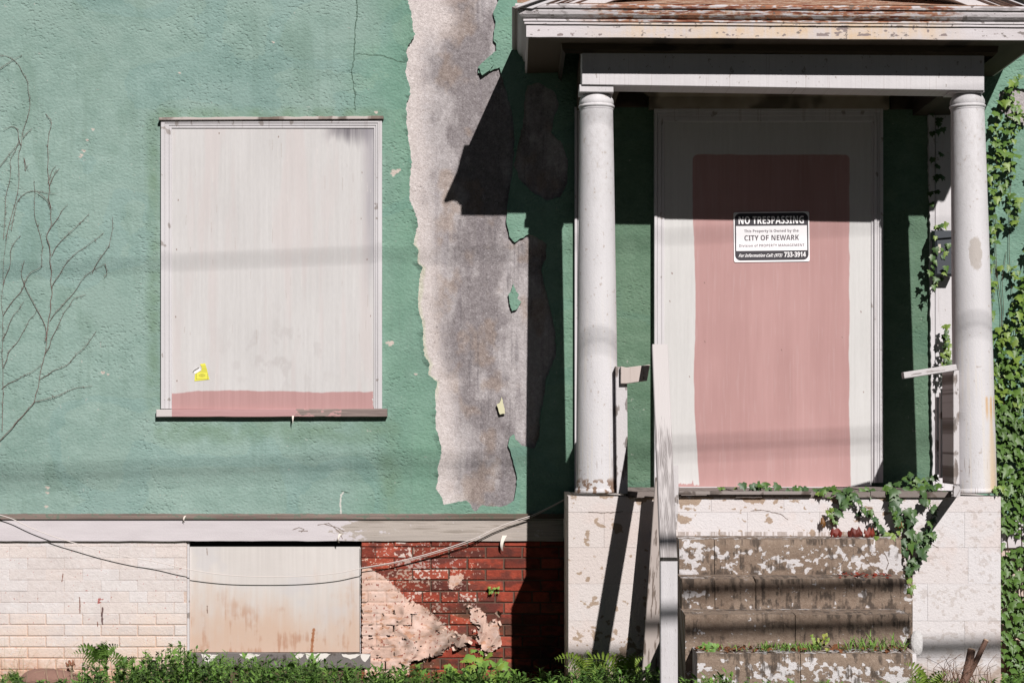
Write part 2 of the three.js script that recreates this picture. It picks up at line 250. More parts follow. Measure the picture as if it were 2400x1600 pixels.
const flakeRed = (x, y) => { // white paint still clinging to the red bricks
  let f = fbm(x / 5 + 11, y / 4 + 40, 4) - 0.05 + 0.15 * Math.exp(-Math.pow((x - 965) / 62, 2) - Math.pow((y - 1338) / 50, 2)) - 0.16 * sst(1090, 1160, x) - 0.10 * sst(1420, 1480, y);
  for (const [bx, by, br, bs] of [[1070, 1362, 14, 0.26], [1078, 1350, 14, 0.2], [1098, 1402, 15, 0.16], [1118, 1400, 10, 0.2], [1116, 1420, 8, 0.22], [952, 1300, 12, 0.10], [975, 1306, 10, 0.1], [990, 1322, 10, 0.12], [1035, 1425, 22, 0.14], [958, 1318, 16, 0.1]]) f += bs * Math.exp(-(Math.pow(x - bx, 2) + Math.pow(y - by, 2)) / (br * br));
  return f;
};
T.found = tex(2048, 512, REG.found, (x, y, c) => {
  const n = fbm(x / 70 + 3, y / 60, 4), g = fbm(x / 9, y / 7 + 8, 4), sp = noise(x / 2, y / 2);
  if (x < 640) {
    setc(c, [236, 226, 220]); let k = (n - 0.5) * 14 + (g - 0.5) * 16; c[0] += k; c[1] += k; c[2] += k;
    const t = sst(1420, 1540, y + 90 * (n - 0.5) + 50 * (g - 0.5)); mixc(c, [243, 218, 198], t * 0.85);
    const t2 = sst(1520, 1590, y + 60 * (g - 0.5) + 40 * (n - 0.5)); mixc(c, [214, 168, 140], t2 * 0.8 * (0.4 + g));
    if (g > 0.70) mixc(c, [240, 234, 230], 0.5);
    const red = Math.exp(-(Math.pow(x - 231 + 0.4 * (y - 1410), 2) + Math.pow((y - 1410) * 0.7, 2)) / 46) + 1.6 * (fbm(x / 4, y / 4, 3) - 0.5); if (red > 0.55) mixc(c, [176, 76, 68], 0.75);
  } else {
    setc(c, [176, 80, 58]); let k = (n - 0.5) * 40 + (g - 0.5) * 44 + (sp - 0.5) * 14; c[0] += k; c[1] += k * 0.6; c[2] += k * 0.5;
    mixc(c, [98, 56, 50], sst(0.48, 0.68, fbm(x / 34 + 31, y / 16 + 4, 3)) * 0.6);
    mixc(c, [88, 74, 52], sst(1380, 1500, y + 120 * (n - 0.5)) * sst(0.45, 0.62, fbm(x / 40 + 7, y / 18 + 60, 3)) * 0.65);
    if (x < 1210) { const f = flakeRed(x, y); mixc(c, [236, 216, 202], sst(0.625, 0.65, f) * 0.95); }
    const e = inPoly(paintLeft, x, y) || inPoly(paintRight, x, y) ? polyDist(paintLeft, x, y) : 0;
    if (e > 0) mixc(c, [216, 180, 160], 0.9);
  }
});
stroke(T.found, [[239, 1424], [238, 1440], [239, 1462]], 2.6, [86, 60, 58], 0.85);
for (const p of [[[185, 1400], [186, 1420], [186, 1436]], [[146, 1345], [144, 1362]], [[227, 1458], [228, 1468]]]) stroke(T.found, p, 1.5, [130, 88, 74], 0.8);

T.peel = tex(768, 640, [830, 1310, 1190, 1620], (x, y, c) => {
  const n = fbm(x / 26, y / 20, 4), g = fbm(x / 6 + 5, y / 5, 4), sp = noise(x / 1.5, y / 1.5);
  setc(c, [227, 190, 170]); const k = (n - 0.5) * 26 + (g - 0.5) * 14 + (sp - 0.5) * 6; c[0] += k; c[1] += k; c[2] += k;
  mixc(c, [198, 138, 102], sst(0.60, 0.74, fbm(x / 14 + 8, y / 8 + 30, 4)) * 0.6);
  mixc(c, [160, 140, 126], sst(1000, 1050, x + 50 * (n - 0.5)) * sst(1435, 1465, y) * (1 - sst(1086, 1100, x)) * 0.5);
  mixc(c, [238, 210, 196], sst(0.55, 0.7, fbm(x / 20 + 60, y / 16 + 2, 3)) * 0.5);
  if (g > 0.735) mixc(c, [146, 72, 56], 0.75);
});

const stepTops = [1163, 1262, 1355, 1438, 1530, 1640];
T.stoop = tex(2048, 1024, REG.stoop, (x, y, c) => {
  const n = fbm(x / 60 + 40, y / 60, 4), g = fbm(x / 11, y / 9 + 6, 5), sp = noise(x / 1.8, y / 1.8), st = fbm(x / 4 + 9, y / 45, 4);
  const body = [158, 138, 120]; setc(c, body); let k = (n - 0.5) * 30 + (g - 0.5) * 40 + (sp - 0.5) * 14; c[0] += k; c[1] += k; c[2] += k * 0.95;
  const onSteps = x > 1560 && x < 2140 && y > 1256;
  if (onSteps) {
    setc(c, [150, 129, 111]); k = (n - 0.5) * 36 + (g - 0.5) * 40 + (sp - 0.5) * 16; c[0] += k; c[1] += k; c[2] += k * 0.95;
    let row = 1; while (row < 4 && y > stepTops[row + 1]) row++;
    const v = (y - stepTops[row]) / (stepTops[row + 1] - stepTops[row]);
    let f = g * 0.8 + 0.2 * n - [0, 0.03, 0.13, 0.13, 0.02][row] - 0.14 * sst(0.28, 0.05, v) - 0.05 * sst(0.8, 1, v);
    for (const [bx, by, rx, ry, s] of [[1622, 1305, 36, 44, 0.24], [1698, 1312, 24, 26, 0.12], [1862, 1322, 40, 18, 0.1], [2008, 1315, 52, 28, 0.12], [2092, 1318, 30, 26, 0.3], [1630, 1398, 44, 32, 0.22], [2025, 1385, 10, 24, 0.2], [1620, 1482, 38, 18, 0.14], [1745, 1452, 14, 10, 0.14], [2122, 1500, 12, 34, 0.3], [1812, 1572, 44, 26, 0.12], [1950, 1580, 70, 30, 0.1], [2104, 1575, 24, 34, 0.22], [2124, 1390, 8, 30, 0.22]]) f += s * Math.exp(-Math.pow((x - bx) / rx, 2) - Math.pow((y - by) / ry, 2));
    mixc(c, [226, 220, 217], sst(0.555, 0.60, f) * 0.95); mixc(c, [112, 94, 78], sst(0.5, 0.56, f) * (1 - sst(0.56, 0.6, f)) * 0.5);
    const mould = sst(0.48, 0.66, 0.35 * st + 0.65 * fbm(x / 12 + 31, y / 17 + row * 5, 5) + 0.12 * sst(0.6, 1, v) + 0.10 * sst(0.2, 0.0, v) - 0.03) * sst(0.30, 0.55, fbm(x / 70 + 3, y / 30 + row * 7, 3) + (row === 2 ? 0.1 : 0)); mixc(c, [66, 56, 48], mould * 0.72);
    if (sp > 0.94 && g < 0.5) mixc(c, [205, 200, 195], 0.5);
  } else {
    const right = sst(2090, 2140, x), mid = (x > 1590 && x < 2200 && y < 1262) ? 1 : 0;
    const gl = fbm(x / 17 + 5, y / 14 + 6, 5); let f = 0.80 * (right * g + (1 - right) * gl) + 0.3 * n + 0.17 * right - 0.035 * mid - 0.17 * sst(1440, 1500, y) * (1 - right) - 0.16 * sst(1185, 1170, y + 8 * (n - 0.5)) + 0.13 + 0.05 * (1 - right);
    for (const [bx, by, rx, ry, s] of [[1400, 1215, 9, 20, -0.3], [1442, 1238, 20, 12, -0.3], [1410, 1420, 22, 16, -0.16], [1595, 1215, 18, 12, -0.3], [1683, 1232, 10, 22, -0.18], [1885, 1235, 10, 26, -0.22], [1810, 1222, 9, 6, -0.25], [1780, 1198, 18, 6, -0.2], [1430, 1395, 20, 12, -0.1], [2010, 1220, 14, 16, -0.2]]) f += s * Math.exp(-Math.pow((x - bx) / rx, 2) - Math.pow((y - by) / ry, 2));
    const wcol = [238, 231, 228]; mixc(wcol, [232, 218, 208], (1 - right) * (1 - mid) * 0.6); mixc(wcol, [238, 218, 208], sst(0.55, 0.75, n) * 0.35);
    mixc(c, [206, 180, 156], 0.55 * (1 - right)); mixc(c, [214, 200, 186], right);
    mixc(c, wcol, sst(0.5, 0.545, f) * 0.96); 
    if (right > 0.5 && g > 0.64) mixc(c, [196, 182, 172], 0.4);
    k = (sp - 0.5) * 8; c[0] += k; c[1] += k; c[2] += k;
    if (y < 1262 && y > 1246 && mid) mixc(c, [150, 132, 118], sst(0.45, 0.6, st) * 0.5);
    const soil = sst(1540, 1600, y + 50 * (g - 0.5)); mixc(c, [150, 118, 92], soil * 0.5);
  }
});
for (const p of [[[1380, 1200], [1410, 1203], [1460, 1198]], [[1760, 1197], [1790, 1196], [1830, 1204], [1848, 1218]], [[2200, 1284], [2178, 1270]], [[2074, 1296], [2083, 1320], [2078, 1335]], [[1998, 1278], [2012, 1284], [2030, 1310], [2048, 1334], [2064, 1346]], [[1985, 1300], [1975, 1318], [1960, 1330]], [[1800, 1462], [1835, 1460], [1858, 1474]]]) stroke(T.stoop, ragged(p, 7, 1.2, 4, false), 1.1, [92, 76, 66], 0.75);

T.trim = tex(2048, 160, REG.trim, (x, y, c) => {
  const s = fbm(x / 110 + 4, y / 2.6, 4), n = fbm(x / 60, y / 14 + 4, 4), g = fbm(x / 9, y / 5 + 3, 4), bare = sst(760, 860, x + 90 * (n - 0.5));
  setc(c, [225, 215, 214]); let k = (n - 0.5) * 14 + (s - 0.5) * 8; c[0] += k; c[1] += k; c[2] += k;
  const grey = sst(0.46, 0.58, g * 0.6 + n * 0.4 - 0.36 + bare * 0.60); mixc(c, [190 + (s - 0.5) * 52, 177 + (s - 0.5) * 48, 164 + (s - 0.5) * 44], grey * 0.9);
  mixc(c, [124, 112, 100], sst(0.62, 0.75, s + 0.1 * (n - 0.5)) * grey * 0.6);
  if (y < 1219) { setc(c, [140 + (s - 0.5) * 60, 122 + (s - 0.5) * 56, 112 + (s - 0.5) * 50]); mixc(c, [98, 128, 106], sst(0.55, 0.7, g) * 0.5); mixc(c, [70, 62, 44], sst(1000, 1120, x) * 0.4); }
});
for (const p of [[[686, 1241], [700, 1236], [712, 1240], [706, 1246]], [[745, 1230], [770, 1226], [782, 1235], [796, 1248], [802, 1262]], [[760, 1228], [790, 1236], [806, 1246]], [[700, 1244], [720, 1244]]]) stroke(T.trim, p, 1.2, [120, 104, 96], 0.8);

T.corn = tex(2048, 320, REG.corn, (x, y, c) => {
  const s = fbm(x / 70 + 4, y / 3, 4), n = fbm(x / 60, y / 24 + 4, 4), g = fbm(x / 12, y / 7 + 3, 5), v = fbm(x / 7 + 3, y / 60, 4);
  setc(c, [229, 220, 218]); let k = (n - 0.5) * 16 + (s - 0.5) * 12; c[0] += k; c[1] += k; c[2] += k;
  const zone = sst(1330, 1480, x + 90 * (n - 0.5)) * (1 - sst(2150, 2290, x + 90 * (n - 0.5)));
  if (y > 54) mixc(c, [234, 205, 172], zone * clamp(0.55 + 1.3 * (n - 0.5) + 0.8 * (v - 0.5)));
  else {
    mixc(c, [214, 180, 150], zone * 0.6 * sst(0.4, 0.6, g));
    mixc(c, [176, 108, 74], zone * sst(0.47, 0.60, 0.55 * fbm(x / 46 + 7, y / 4, 4) + 0.45 * g + 0.10 * (1 - sst(8, 30, y))) * 0.8);
    mixc(c, [118, 56, 38], zone * sst(0.56, 0.66, fbm(x / 30 + 7, y / 2.4, 4) + 0.06 * (1 - sst(6, 22, y))) * 0.8);
    mixc(c, [150, 142, 138], sst(0.56, 0.66, fbm(x / 30 + 90, y / 8, 4)) * (1 - zone) * 0.5);
  }
  mixc(c, [128, 118, 112], sst(0.70, 0.74, g + (y < 58 ? 0.02 : 0) - 0.02) * 0.8);
  if (y > 60 && y < 84) mixc(c, [150, 134, 130], sst(0.63, 0.66, fbm(x / 16 + 50, y / 9, 4) + 0.06 * sst(72, 84, y) - 0.11 * (1 - sst(1850, 1950, x) * (1 - sst(2160, 2200, x)))) * 0.9);
});
T.rust = tex(1024, 256, [0, 0, 1024, 256], (x, y, c) => {
  const g = fbm(x / 12, y / 9, 5), s = fbm(x / 60, y / 6, 4), sp = noise(x / 2, y / 2);
  setc(c, [196, 160, 132]); const k = (g - 0.5) * 50 + (sp - 0.5) * 16; c[0] += k; c[1] += k; c[2] += k;
  mixc(c, [146, 78, 50], sst(0.48, 0.62, s) * 0.85); mixc(c, [224, 204, 186], sst(0.58, 0.66, g) * 0.6); mixc(c, [92, 44, 30], sst(0.6, 0.72, s * 0.6 + g * 0.4) * 0.7);
});
T.white = tex(1024, 1024, [0, 0, 500, 500], (x, y, c) => {   // old white paint, hairline cracks along the grain, chips
  const n = fbm(x / 60, y / 90, 4), s = fbm(x / 3.5, y / 120, 4), g = fbm(x / 9 + 4, y / 12, 5);
  setc(c, [226, 220, 218]); let k = (n - 0.5) * 16 + (s - 0.5) * 12; c[0] += k; c[1] += k; c[2] += k;
  mixc(c, [160, 148, 140], sst(0.755, 0.78, g) * 0.7); mixc(c, [186, 176, 172], sst(0.70, 0.80, s) * 0.4);
});
T.worn = tex(512, 1024, [0, 0, 200, 500], (x, y, c) => {     // paint worn off grey wood
  const w = 10 * fbm(x / 60, y / 120, 3), s = fbm(x / 3 + w * 0.5, y / 90, 4), g = fbm(x / 14 + 4, y / 34, 5);
  setc(c, [158 + (s - 0.5) * 90, 148 + (s - 0.5) * 84, 142 + (s - 0.5) * 80]); mixc(c, [228, 221, 218], sst(0.36, 0.42, g) * 0.95); if (g < 0.31) mixc(c, [112, 96, 84], 0.4);
});
T.grey = tex(512, 2048, [0, 0, 80, 560], (x, y, c) => {      // handrail timber: paint left at the upper end, open grain lower down
  const kn = [[38, 240, 26], [46, 330, 20], [30, 450, 24], [44, 120, 16]]; let w = 0; for (const [a, b, r] of kn) { const dx = x - a, dy = y - b; w += 14 * Math.exp(-(dx * dx + dy * dy * 0.35) / (r * r)) * (dx > 0 ? 1 : -1); }
  const ring = Math.sin((x + w + 16 * fbm(y / 120, 3, 2) + 3 * fbm(x / 10, y / 40, 2)) * 1.15), s = fbm(x / 1.6, y / 60, 4), n = fbm(x / 20, y / 40, 4);
  setc(c, [178, 170, 166]); let k = (s - 0.5) * 36 + (n - 0.5) * 20; c[0] += k; c[1] += k; c[2] += k; mixc(c, [116, 107, 104], sst(0.1, 0.95, ring) * 0.5);
  const p = sst(0.40, 0.62, n * 0.3 + 0.6 * fbm(x / 2.4, y / 40 + 4, 4) + 0.5 * (1 - sst(120, 300, y + 60 * (n - 0.5))) - 0.03) * 0.9; mixc(c, [224, 216, 211], p * 0.95);
});
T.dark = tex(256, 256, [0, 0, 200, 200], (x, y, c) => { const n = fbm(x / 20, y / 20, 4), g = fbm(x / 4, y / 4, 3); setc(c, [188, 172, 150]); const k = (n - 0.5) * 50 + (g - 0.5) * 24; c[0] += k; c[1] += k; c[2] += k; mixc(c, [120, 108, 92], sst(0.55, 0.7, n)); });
function columnTex(seed, right) {
  return tex(768, 1024, [0, 0, 3.1416 * 2, 1], (a, v, c) => { // a: angle, π faces the street; v 0 top
    const u = (a - Math.PI) * 40, y = v * 900, n = fbm(u / 30 + seed, y / 90, 4), s = fbm(u / 4 + seed, y / 160, 4), g = fbm(u / 7 + seed, y / 8, 5), sp = noise(u / 1.3, y / 1.3);
    setc(c, [231, 226, 224]); let k = (n - 0.5) * 14 + (s - 0.5) * 8 + (sp - 0.5) * 5; c[0] += k; c[1] += k; c[2] += k;
    const dirtTop = (1 - sst(0.10, 0.42, v + 0.25 * (n - 0.5))); mixc(c, [188, 180, 174], dirtTop * sst(0.42, 0.66, g) * 0.16);
    mixc(c, [186, 170, 158], sst(0.755, 0.78, g + 0.06 * sst(0.86, 1, v) - 0.01) * 0.6);
    mixc(c, [238, 222, 196], sst(0.55, 0.7, s) * 0.25 * sst(0.4, 0.8, v));
    if (right) {
      const p = Math.exp(-Math.pow((u - 2) / 17, 2) - Math.pow((y - 362) / 42, 2)) + 0.5 * (g - 0.5); mixc(c, [190, 178, 166], sst(0.42, 0.6, p) * 0.75);
      const ru = Math.exp(-Math.pow((u - 30 - 3 * Math.sin(y / 60)) / (4 + 10 * sst(0.8, 0.95, v)), 2)) * sst(0.76, 0.79, v); mixc(c, [236, 196, 144], clamp(ru * (0.3 + 0.9 * s)) * 0.8);
      const f1 = Math.max(Math.exp(-Math.pow((u - 18) / 3, 2)), Math.exp(-Math.pow((u - 30) / 3, 2)), Math.exp(-Math.pow((u - 42) / 3, 2))) * sst(0.755, 0.765, v) * (1 - sst(0.79, 0.83, v)); mixc(c, [222, 160, 92], f1 * 0.6);
    } else {
      const b = sst(0.955, 0.975, v) * sst(0.5, 0.62, g + 0.1 * Math.exp(-Math.pow((u - 30) / 14, 2))); mixc(c, [128, 96, 74], b * 0.8);
    }
    const crack = sst(0.74, 0.80, fbm(u / 2.2 + seed * 3, y / 70 + 8, 3)) * sst(0.86, 0.95, v); mixc(c, [130, 108, 96], crack * 0.7);
  });
}
T.colL = columnTex(13, false); T.colR = columnTex(57, true);
T.soil = tex(1024, 1024, [0, 0, 1024, 1024], (x, y, c) => { const n = fbm(x / 90, y / 90, 5), g = fbm(x / 9, y / 9, 4), sp = noise(x / 2, y / 2); setc(c, [46, 41, 29]); const k = (g - 0.5) * 40 + (sp - 0.5) * 24; c[0] += k; c[1] += k; c[2] += k; mixc(c, [38, 48, 24], sst(0.38, 0.6, n) * 0.85); });
T.soil.wrapS = T.soil.wrapT = THREE.RepeatWrapping;

// ───────────── materials ─────────────
const rb = (rx, ry) => { const t = T.roughBump.clone(); t.repeat.set(rx, ry); t.needsUpdate = true; return t; };
const M = {
  stucco: std({ map: T.stucco, bumpMap: T.stuccoBump, bs: 0.008, roughness: 0.95 }),
  plaster: std({ map: T.plaster, bumpMap: rb(1.6, 4), bs: 0.004, roughness: 1 }),
  win: std({ map: T.win, roughness: 0.8 }), door: std({ map: T.door, roughness: 0.8 }), base: std({ map: T.base, roughness: 0.85 }),
  mortarRed: std({ color: new THREE.Color().setRGB(0.105, 0.062, 0.044), roughness: 1, bumpMap: rb(6, 2), bs: 0.004 }),
  trim: std({ map: T.trim, bumpMap: rb(8, 0.6), bs: 0.0012 }),
  corn: std({ map: T.corn, bumpMap: rb(8, 1), bs: 0.0015 }), rust: std({ map: T.rust, bumpMap: rb(3, 1), bs: 0.004 }),
  white: std({ map: T.white, bumpMap: rb(1, 1), bs: 0.001, roughness: 0.75 }), worn: std({ map: T.worn, bumpMap: rb(1, 2), bs: 0.002 }), grey: std({ map: T.grey, bumpMap: T.grey, bs: 0.002 }),
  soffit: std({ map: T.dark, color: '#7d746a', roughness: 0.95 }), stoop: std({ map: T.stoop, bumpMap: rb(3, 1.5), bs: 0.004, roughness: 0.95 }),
  peel: std({ map: T.peel, bumpMap: rb(1, 1), bs: 0.0015, side: THREE.DoubleSide }),
  colL: std({ map: T.colL, bumpMap: rb(1.6, 4), bs: 0.0018, roughness: 0.7 }), colR: std({ map: T.colR, bumpMap: rb(1.6, 4), bs: 0.0018, roughness: 0.7 }),
  floor: std({ map: T.worn, color: '#a39a93', bumpMap: rb(1, 2), bs: 0.002 }),
  post: std({ map: T.white, bumpMap: rb(1, 2), bs: 0.0015 }),
  flakeWhite: std({ color: 0xd2cdc8 }), flake: std({ color: 0xcdb3a4, side: THREE.DoubleSide }), flakeBack: std({ color: 0x9c8474, side: THREE.DoubleSide }),
  black: std({ color: 0x0c0c0d }), iron: std({ color: 0x343940, roughness: 0.6, metalness: 0.15 }),
};
M.white.map.repeat.set(1, 1);
const whiteBrick = ['#ffffff', '#fdfbf9', '#fffaf6', '#faf7f5'].map((c) => std({ map: T.found, color: c, bumpMap: rb(5, 1.3), bs: 0.003 }));
const redBrick = ['#ffffff', '#f6dfd4', '#d8c8c8', '#c2b2ac', '#fff2e6', '#d2c4ba', '#eccfc2'].map((c) => std({ map: T.found, color: c, bumpMap: rb(5, 1.3), bs: 0.004 }));
const blockMat = ['#ffffff', '#fefdfc', '#fdfaf8'].map((c) => std({ map: T.stoop, color: c, bumpMap: rb(3, 1.5), bs: 0.003, roughness: 0.95 }));

// ───────────── ground ─────────────
{
  const g = new THREE.PlaneGeometry(240, 240); g.rotateX(-Math.PI / 2); const uv = g.attributes.uv; for (let i = 0; i < uv.count; i++) uv.setXY(i, uv.getX(i) * 90, uv.getY(i) * 90);
  struct('ground', g, std({ map: T.soil, roughness: 1 }));
}

// ───────────── house ─────────────
const house = thing('house', 'boarded up house with flaking green stucco over a painted brick foundation', 'house', [0, 0, 0]);
const TH = 0.017;
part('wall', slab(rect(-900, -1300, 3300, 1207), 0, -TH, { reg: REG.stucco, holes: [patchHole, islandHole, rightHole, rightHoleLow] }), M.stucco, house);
part('bare_plaster', bar(-900, -1300, 3300, 1214, -TH - 0.001, -0.32, { reg: REG.plaster, bevel: 0 }), M.plaster, house, 'grey weathered plaster bared where the green stucco broke off');
// flakes of green render left on the bare patch
const flakeMat = std({ map: T.stucco, bumpMap: T.stuccoBump, bs: 0.006 }), creamMat = std({ color: new THREE.Color().setRGB(0.55, 0.53, 0.36) });
for (const [pts, dz, mt, seed] of [[[[1203, 663], [1209, 682], [1216, 690], [1213, 700], [1222, 707], [1212, 724], [1200, 729], [1194, 712], [1191, 690], [1199, 681]], 0, flakeMat, 31], [[[1176, 929], [1180, 947], [1184, 969], [1172, 971], [1164, 948], [1171, 944]], 0.006, creamMat, 32], [[[1122, 158], [1146, 140], [1158, 150], [1146, 166], [1130, 176]], 0.012, flakeMat, 33]])
  part('stucco_flake', slab(ragged(pts, 5, 1, seed), dz + 0.002, dz - 0.008, { reg: REG.stucco }), mt, house);

{ // skin of the render lifting along the left edge of the break
  const ed = ragged(edgeLeft.slice(2), 4, 1.2, 91, false), v = [], uvs = [], tri = []; let run = -1;
  ed.forEach(([x, y], i) => {
    const l = sst(0.50, 0.68, fbm(y / 17 + 3, 5.5, 3)), z = [0.0006, 0.0012 + 0.004 * l, 0.0016 + 0.013 * l], dx = [-4 - 7 * l, -2 - 2 * l, 1.5 + 2 * l];
    for (let k = 0; k < 3; k++) { v.push(X(x + dx[k] + 0.8 * noise(i * 0.7, k)), Y(y), z[k]); }
    if (i) for (let k = 0; k < 2; k++) { const a = (i - 1) * 3 + k, b = i * 3 + k; tri.push(a, b, a + 1, a + 1, b, b + 1); }
  });
  const g = new THREE.BufferGeometry(); g.setAttribute('position', new THREE.Float32BufferAttribute(v, 3)); g.setIndex(tri); g.computeVertexNormals();
  const lm = M.stucco.clone(); lm.side = THREE.DoubleSide; part('lifted_edge', uvReg(g, REG.stucco, 0), lm, house);
}
// water table: weathered drip ledge over a painted board
for (const [a, b, yo] of [[-900, 1321, 0], [2259, 3300, 16]]) {
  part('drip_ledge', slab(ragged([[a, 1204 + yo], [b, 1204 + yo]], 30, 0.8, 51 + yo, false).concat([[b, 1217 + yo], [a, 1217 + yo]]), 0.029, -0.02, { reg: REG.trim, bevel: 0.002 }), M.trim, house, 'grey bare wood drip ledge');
  part('water_table', slab([[a, 1218 + yo], [b, 1218 + yo], ...ragged([[b, 1268 + yo], [a, 1268 + yo]], 26, 0.6, 52 + yo, false)], 0.016, -0.02, { reg: REG.trim, bevel: 0.0015 }), M.trim, house, yo ? undefined : 'white painted board bare and grey towards the porch');
}
// foundation: mortar bed with every brick standing proud of it
const mortarWhite = std({ map: T.found, color: '#f2e2d6', bumpMap: rb(5, 1.3), bs: 0.003 });
part('mortar', bar(-900, 1266, 437, 1680, -0.0075, -0.3, { reg: REG.found, bevel: 0 }), mortarWhite, house);
part('mortar', bar(846, 1266, 1335, 1680, -0.009, -0.3, { bevel: 0, reg: REG.found }), M.mortarRed, house);
part('mortar', bar(437, 1568, 846, 1680, -0.009, -0.3, { bevel: 0, reg: REG.found }), M.mortarRed, house);
part('mortar', bar(437, 1266, 846, 1568, -0.07, -0.3, { bevel: 0 }), M.black, house);
part('mortar', bar(2259, 1282, 3300, 1680, -0.01, -0.3, { bevel: 0, reg: REG.found }), mortarWhite, house);
function brickGeo(a, b, c, d, zF, jit) {
  const e = jit < 1 ? 1.9 : 1.2, q = () => (R() - 0.5) * jit, o = [[a + q(), b + q()], [c + q(), b + q()], [c + q(), d + q()], [a + q(), d + q()]];
  const bz = jit < 1 && b < 1415 ? 0.0008 : 0.003, z0 = -0.02, v = [], tri = [], tf = jit < 1 ? 0.35 : 1;
  const inn = [[o[0][0] + e, o[0][1] + e], [o[1][0] - e, o[1][1] + e], [o[2][0] - e, o[2][1] - e], [o[3][0] + e, o[3][1] - e]], tilt = (R() - 0.5) * 0.003 * tf, tz = (R() - 0.5) * 0.003 * tf;
  o.forEach((p) => v.push(X(p[0]), Y(p[1]), z0)); o.forEach((p, i) => v.push(X(p[0]), Y(p[1]), zF - bz)); inn.forEach((p, i) => v.push(X(p[0]), Y(p[1]), zF + (i % 3 ? tilt : -tilt) + (i < 2 ? tz : -tz)));
  const Q = (p, r, s, t) => tri.push(p, s, r, p, t, s);
  for (let i = 0; i < 4; i++) { const j = (i + 1) % 4; Q(i, j, 4 + j, 4 + i); Q(4 + i, 4 + j, 8 + j, 8 + i); } Q(8, 9, 10, 11);
  const g = new THREE.BufferGeometry(); g.setAttribute('position', new THREE.Float32BufferAttribute(v, 3)); g.setIndex(tri); const h = g.toNonIndexed(); h.computeVertexNormals(); return uvReg(h, REG.found, 0);
}
const courses = []; for (let i = 0; i < 13; i++) courses.push(1255 + 26.15 * i);
function lay(x0, x1, mats, zf, red) {
  courses.forEach((y, i) => {
    const top = Math.max(y, 1267), header = i % 6 === 5, L = header ? 43 : 86, off = header ? 8 : i % 2 ? 28 : -15;
    for (let x = -180 + off; x < x1; x += L) {
      const a = Math.max(x, x0), b = Math.min(x + L, x1); if (b - a < 9 || (red && b < x0 + 4)) continue;
      const open = red ? (x < 960 && y < 1410 ? 0.7 : 1.9) : 0.12 + 1.0 * sst(1370, 1470, y) * (0.4 + R()), g = open + 0.1;
      const w = brickGeo(a + (a === x0 ? 0 : g), top + g * 0.9, b - (b === x1 ? 0.3 : g), y + 26.15 - g * 0.9, zf(y) + (R() - 0.5) * (red ? 0.003 : 0.0012), red ? 1.1 : 0.7);
      part('brick', w, mats[Math.floor(R() * mats.length)], house);
    }
  });
}
lay(-110, 436.5, whiteBrick, (y) => -0.0045 + 0.003 * sst(1380, 1470, y), false);
lay(847, 1322, redBrick, () => 0, true);

const vJoint = (x, y) => { const i = Math.floor((y - 1255) / 26.15), header = i % 6 === 5, L = header ? 43 : 86, off = header ? 8 : i % 2 ? 28 : -15, u = ((x + 180 - off) % L + L) % L; return Math.min(u, L - u); };
// peeling sheet of paint over the bricks
function sheet(poly, cell, zf, seed, reg) {
  const xs = poly.map((p) => p[0]), ys = poly.map((p) => p[1]), x0 = Math.min(...xs), y0 = Math.min(...ys), nx = Math.ceil((Math.max(...xs) - x0) / cell), ny = Math.ceil((Math.max(...ys) - y0) / cell);
  const v = [], id = new Map(), tri = [];
  const at = (i, j) => { const k = i * 4096 + j; if (!id.has(k)) { const px = x0 + i * cell + 2.0 * (noise(i * 0.9 + seed, j * 0.9) - 0.5), py = y0 + j * cell + 2.0 * (noise(i * 0.9, j * 0.9 + seed) - 0.5); id.set(k, v.length / 3); v.push(X(px), Y(py), zf(px, py)); } return id.get(k); };
  const inside = (i, j) => { const px = x0 + (i + 0.5) * cell, py = y0 + (j + 0.5) * cell, e = inPoly(poly, px, py) ? polyDist(poly, px, py) : -polyDist(poly, px, py); return e + (5 + 13 * sst(1405, 1440, py)) * (fbm(px / 9 + seed, py / 9, 4) - 0.5) > 0 && !(py > 1395 && (jointDip(px, py) > 0.35 || vJoint(px, py) < 1.3) && noise(px / 14 + seed, py / 30 + seed) > 0.76) && fbm(px / 13 + seed * 3, py / 8, 3) < 0.80; };
  for (let i = 0; i < nx; i++) for (let j = 0; j < ny; j++) if (inside(i, j)) { const a = at(i, j), b = at(i + 1, j), c = at(i + 1, j + 1), d = at(i, j + 1); tri.push(a, d, b, b, d, c); }
  const g = new THREE.BufferGeometry(); g.setAttribute('position', new THREE.Float32BufferAttribute(v, 3)); g.setIndex(tri); g.computeVertexNormals(); return uvReg(g, reg, 0);
}
const jointDip = (x, y) => { const i = Math.floor((y - 1255) / 26.15), fy = (y - 1255) / 26.15 - i; return Math.max(1 - Math.min(fy, 1 - fy) / 0.10, 0); };
const crumple = (x, y) => { const w = 14 * fbm(x / 40, y / 40, 2), a = fbm((x + y * 0.55 + w) / 44 + 3, (y - x * 0.25) / 90 + 8, 2); return Math.pow(1 - Math.abs(a - 0.5) * 3.2, 1) * 0.8; };
part('peeling_paint', sheet(paintLeft, 2.2, (x, y) => { const k = sst(872, 985, x + 40 * (fbm(x / 20, y / 20, 3) - 0.5)) * sst(1395, 1440, y); return 0.0066 - 0.0066 * Math.max(jointDip(x, y), 1 - sst(0.6, 3, vJoint(x, y))) * (1 - k) - 0.003 * jointDip(y * 3.3, 1255 + (x % 43) * 0.6) * 0 + 0.0025 * fbm(x / 12, y / 9, 3) + k * (0.003 + 0.044 * crumple(x, y) + 0.012 * fbm(x / 15 + 2, y / 20, 2)) + 0.010 * sst(1405, 1430, y) * Math.pow(fbm(x / 22 + 6, y / 12, 3), 2); }, 4, [830, 1310, 1190, 1620]), M.peel, house, 'pinkish white paint sheet crumpling off the red bricks');
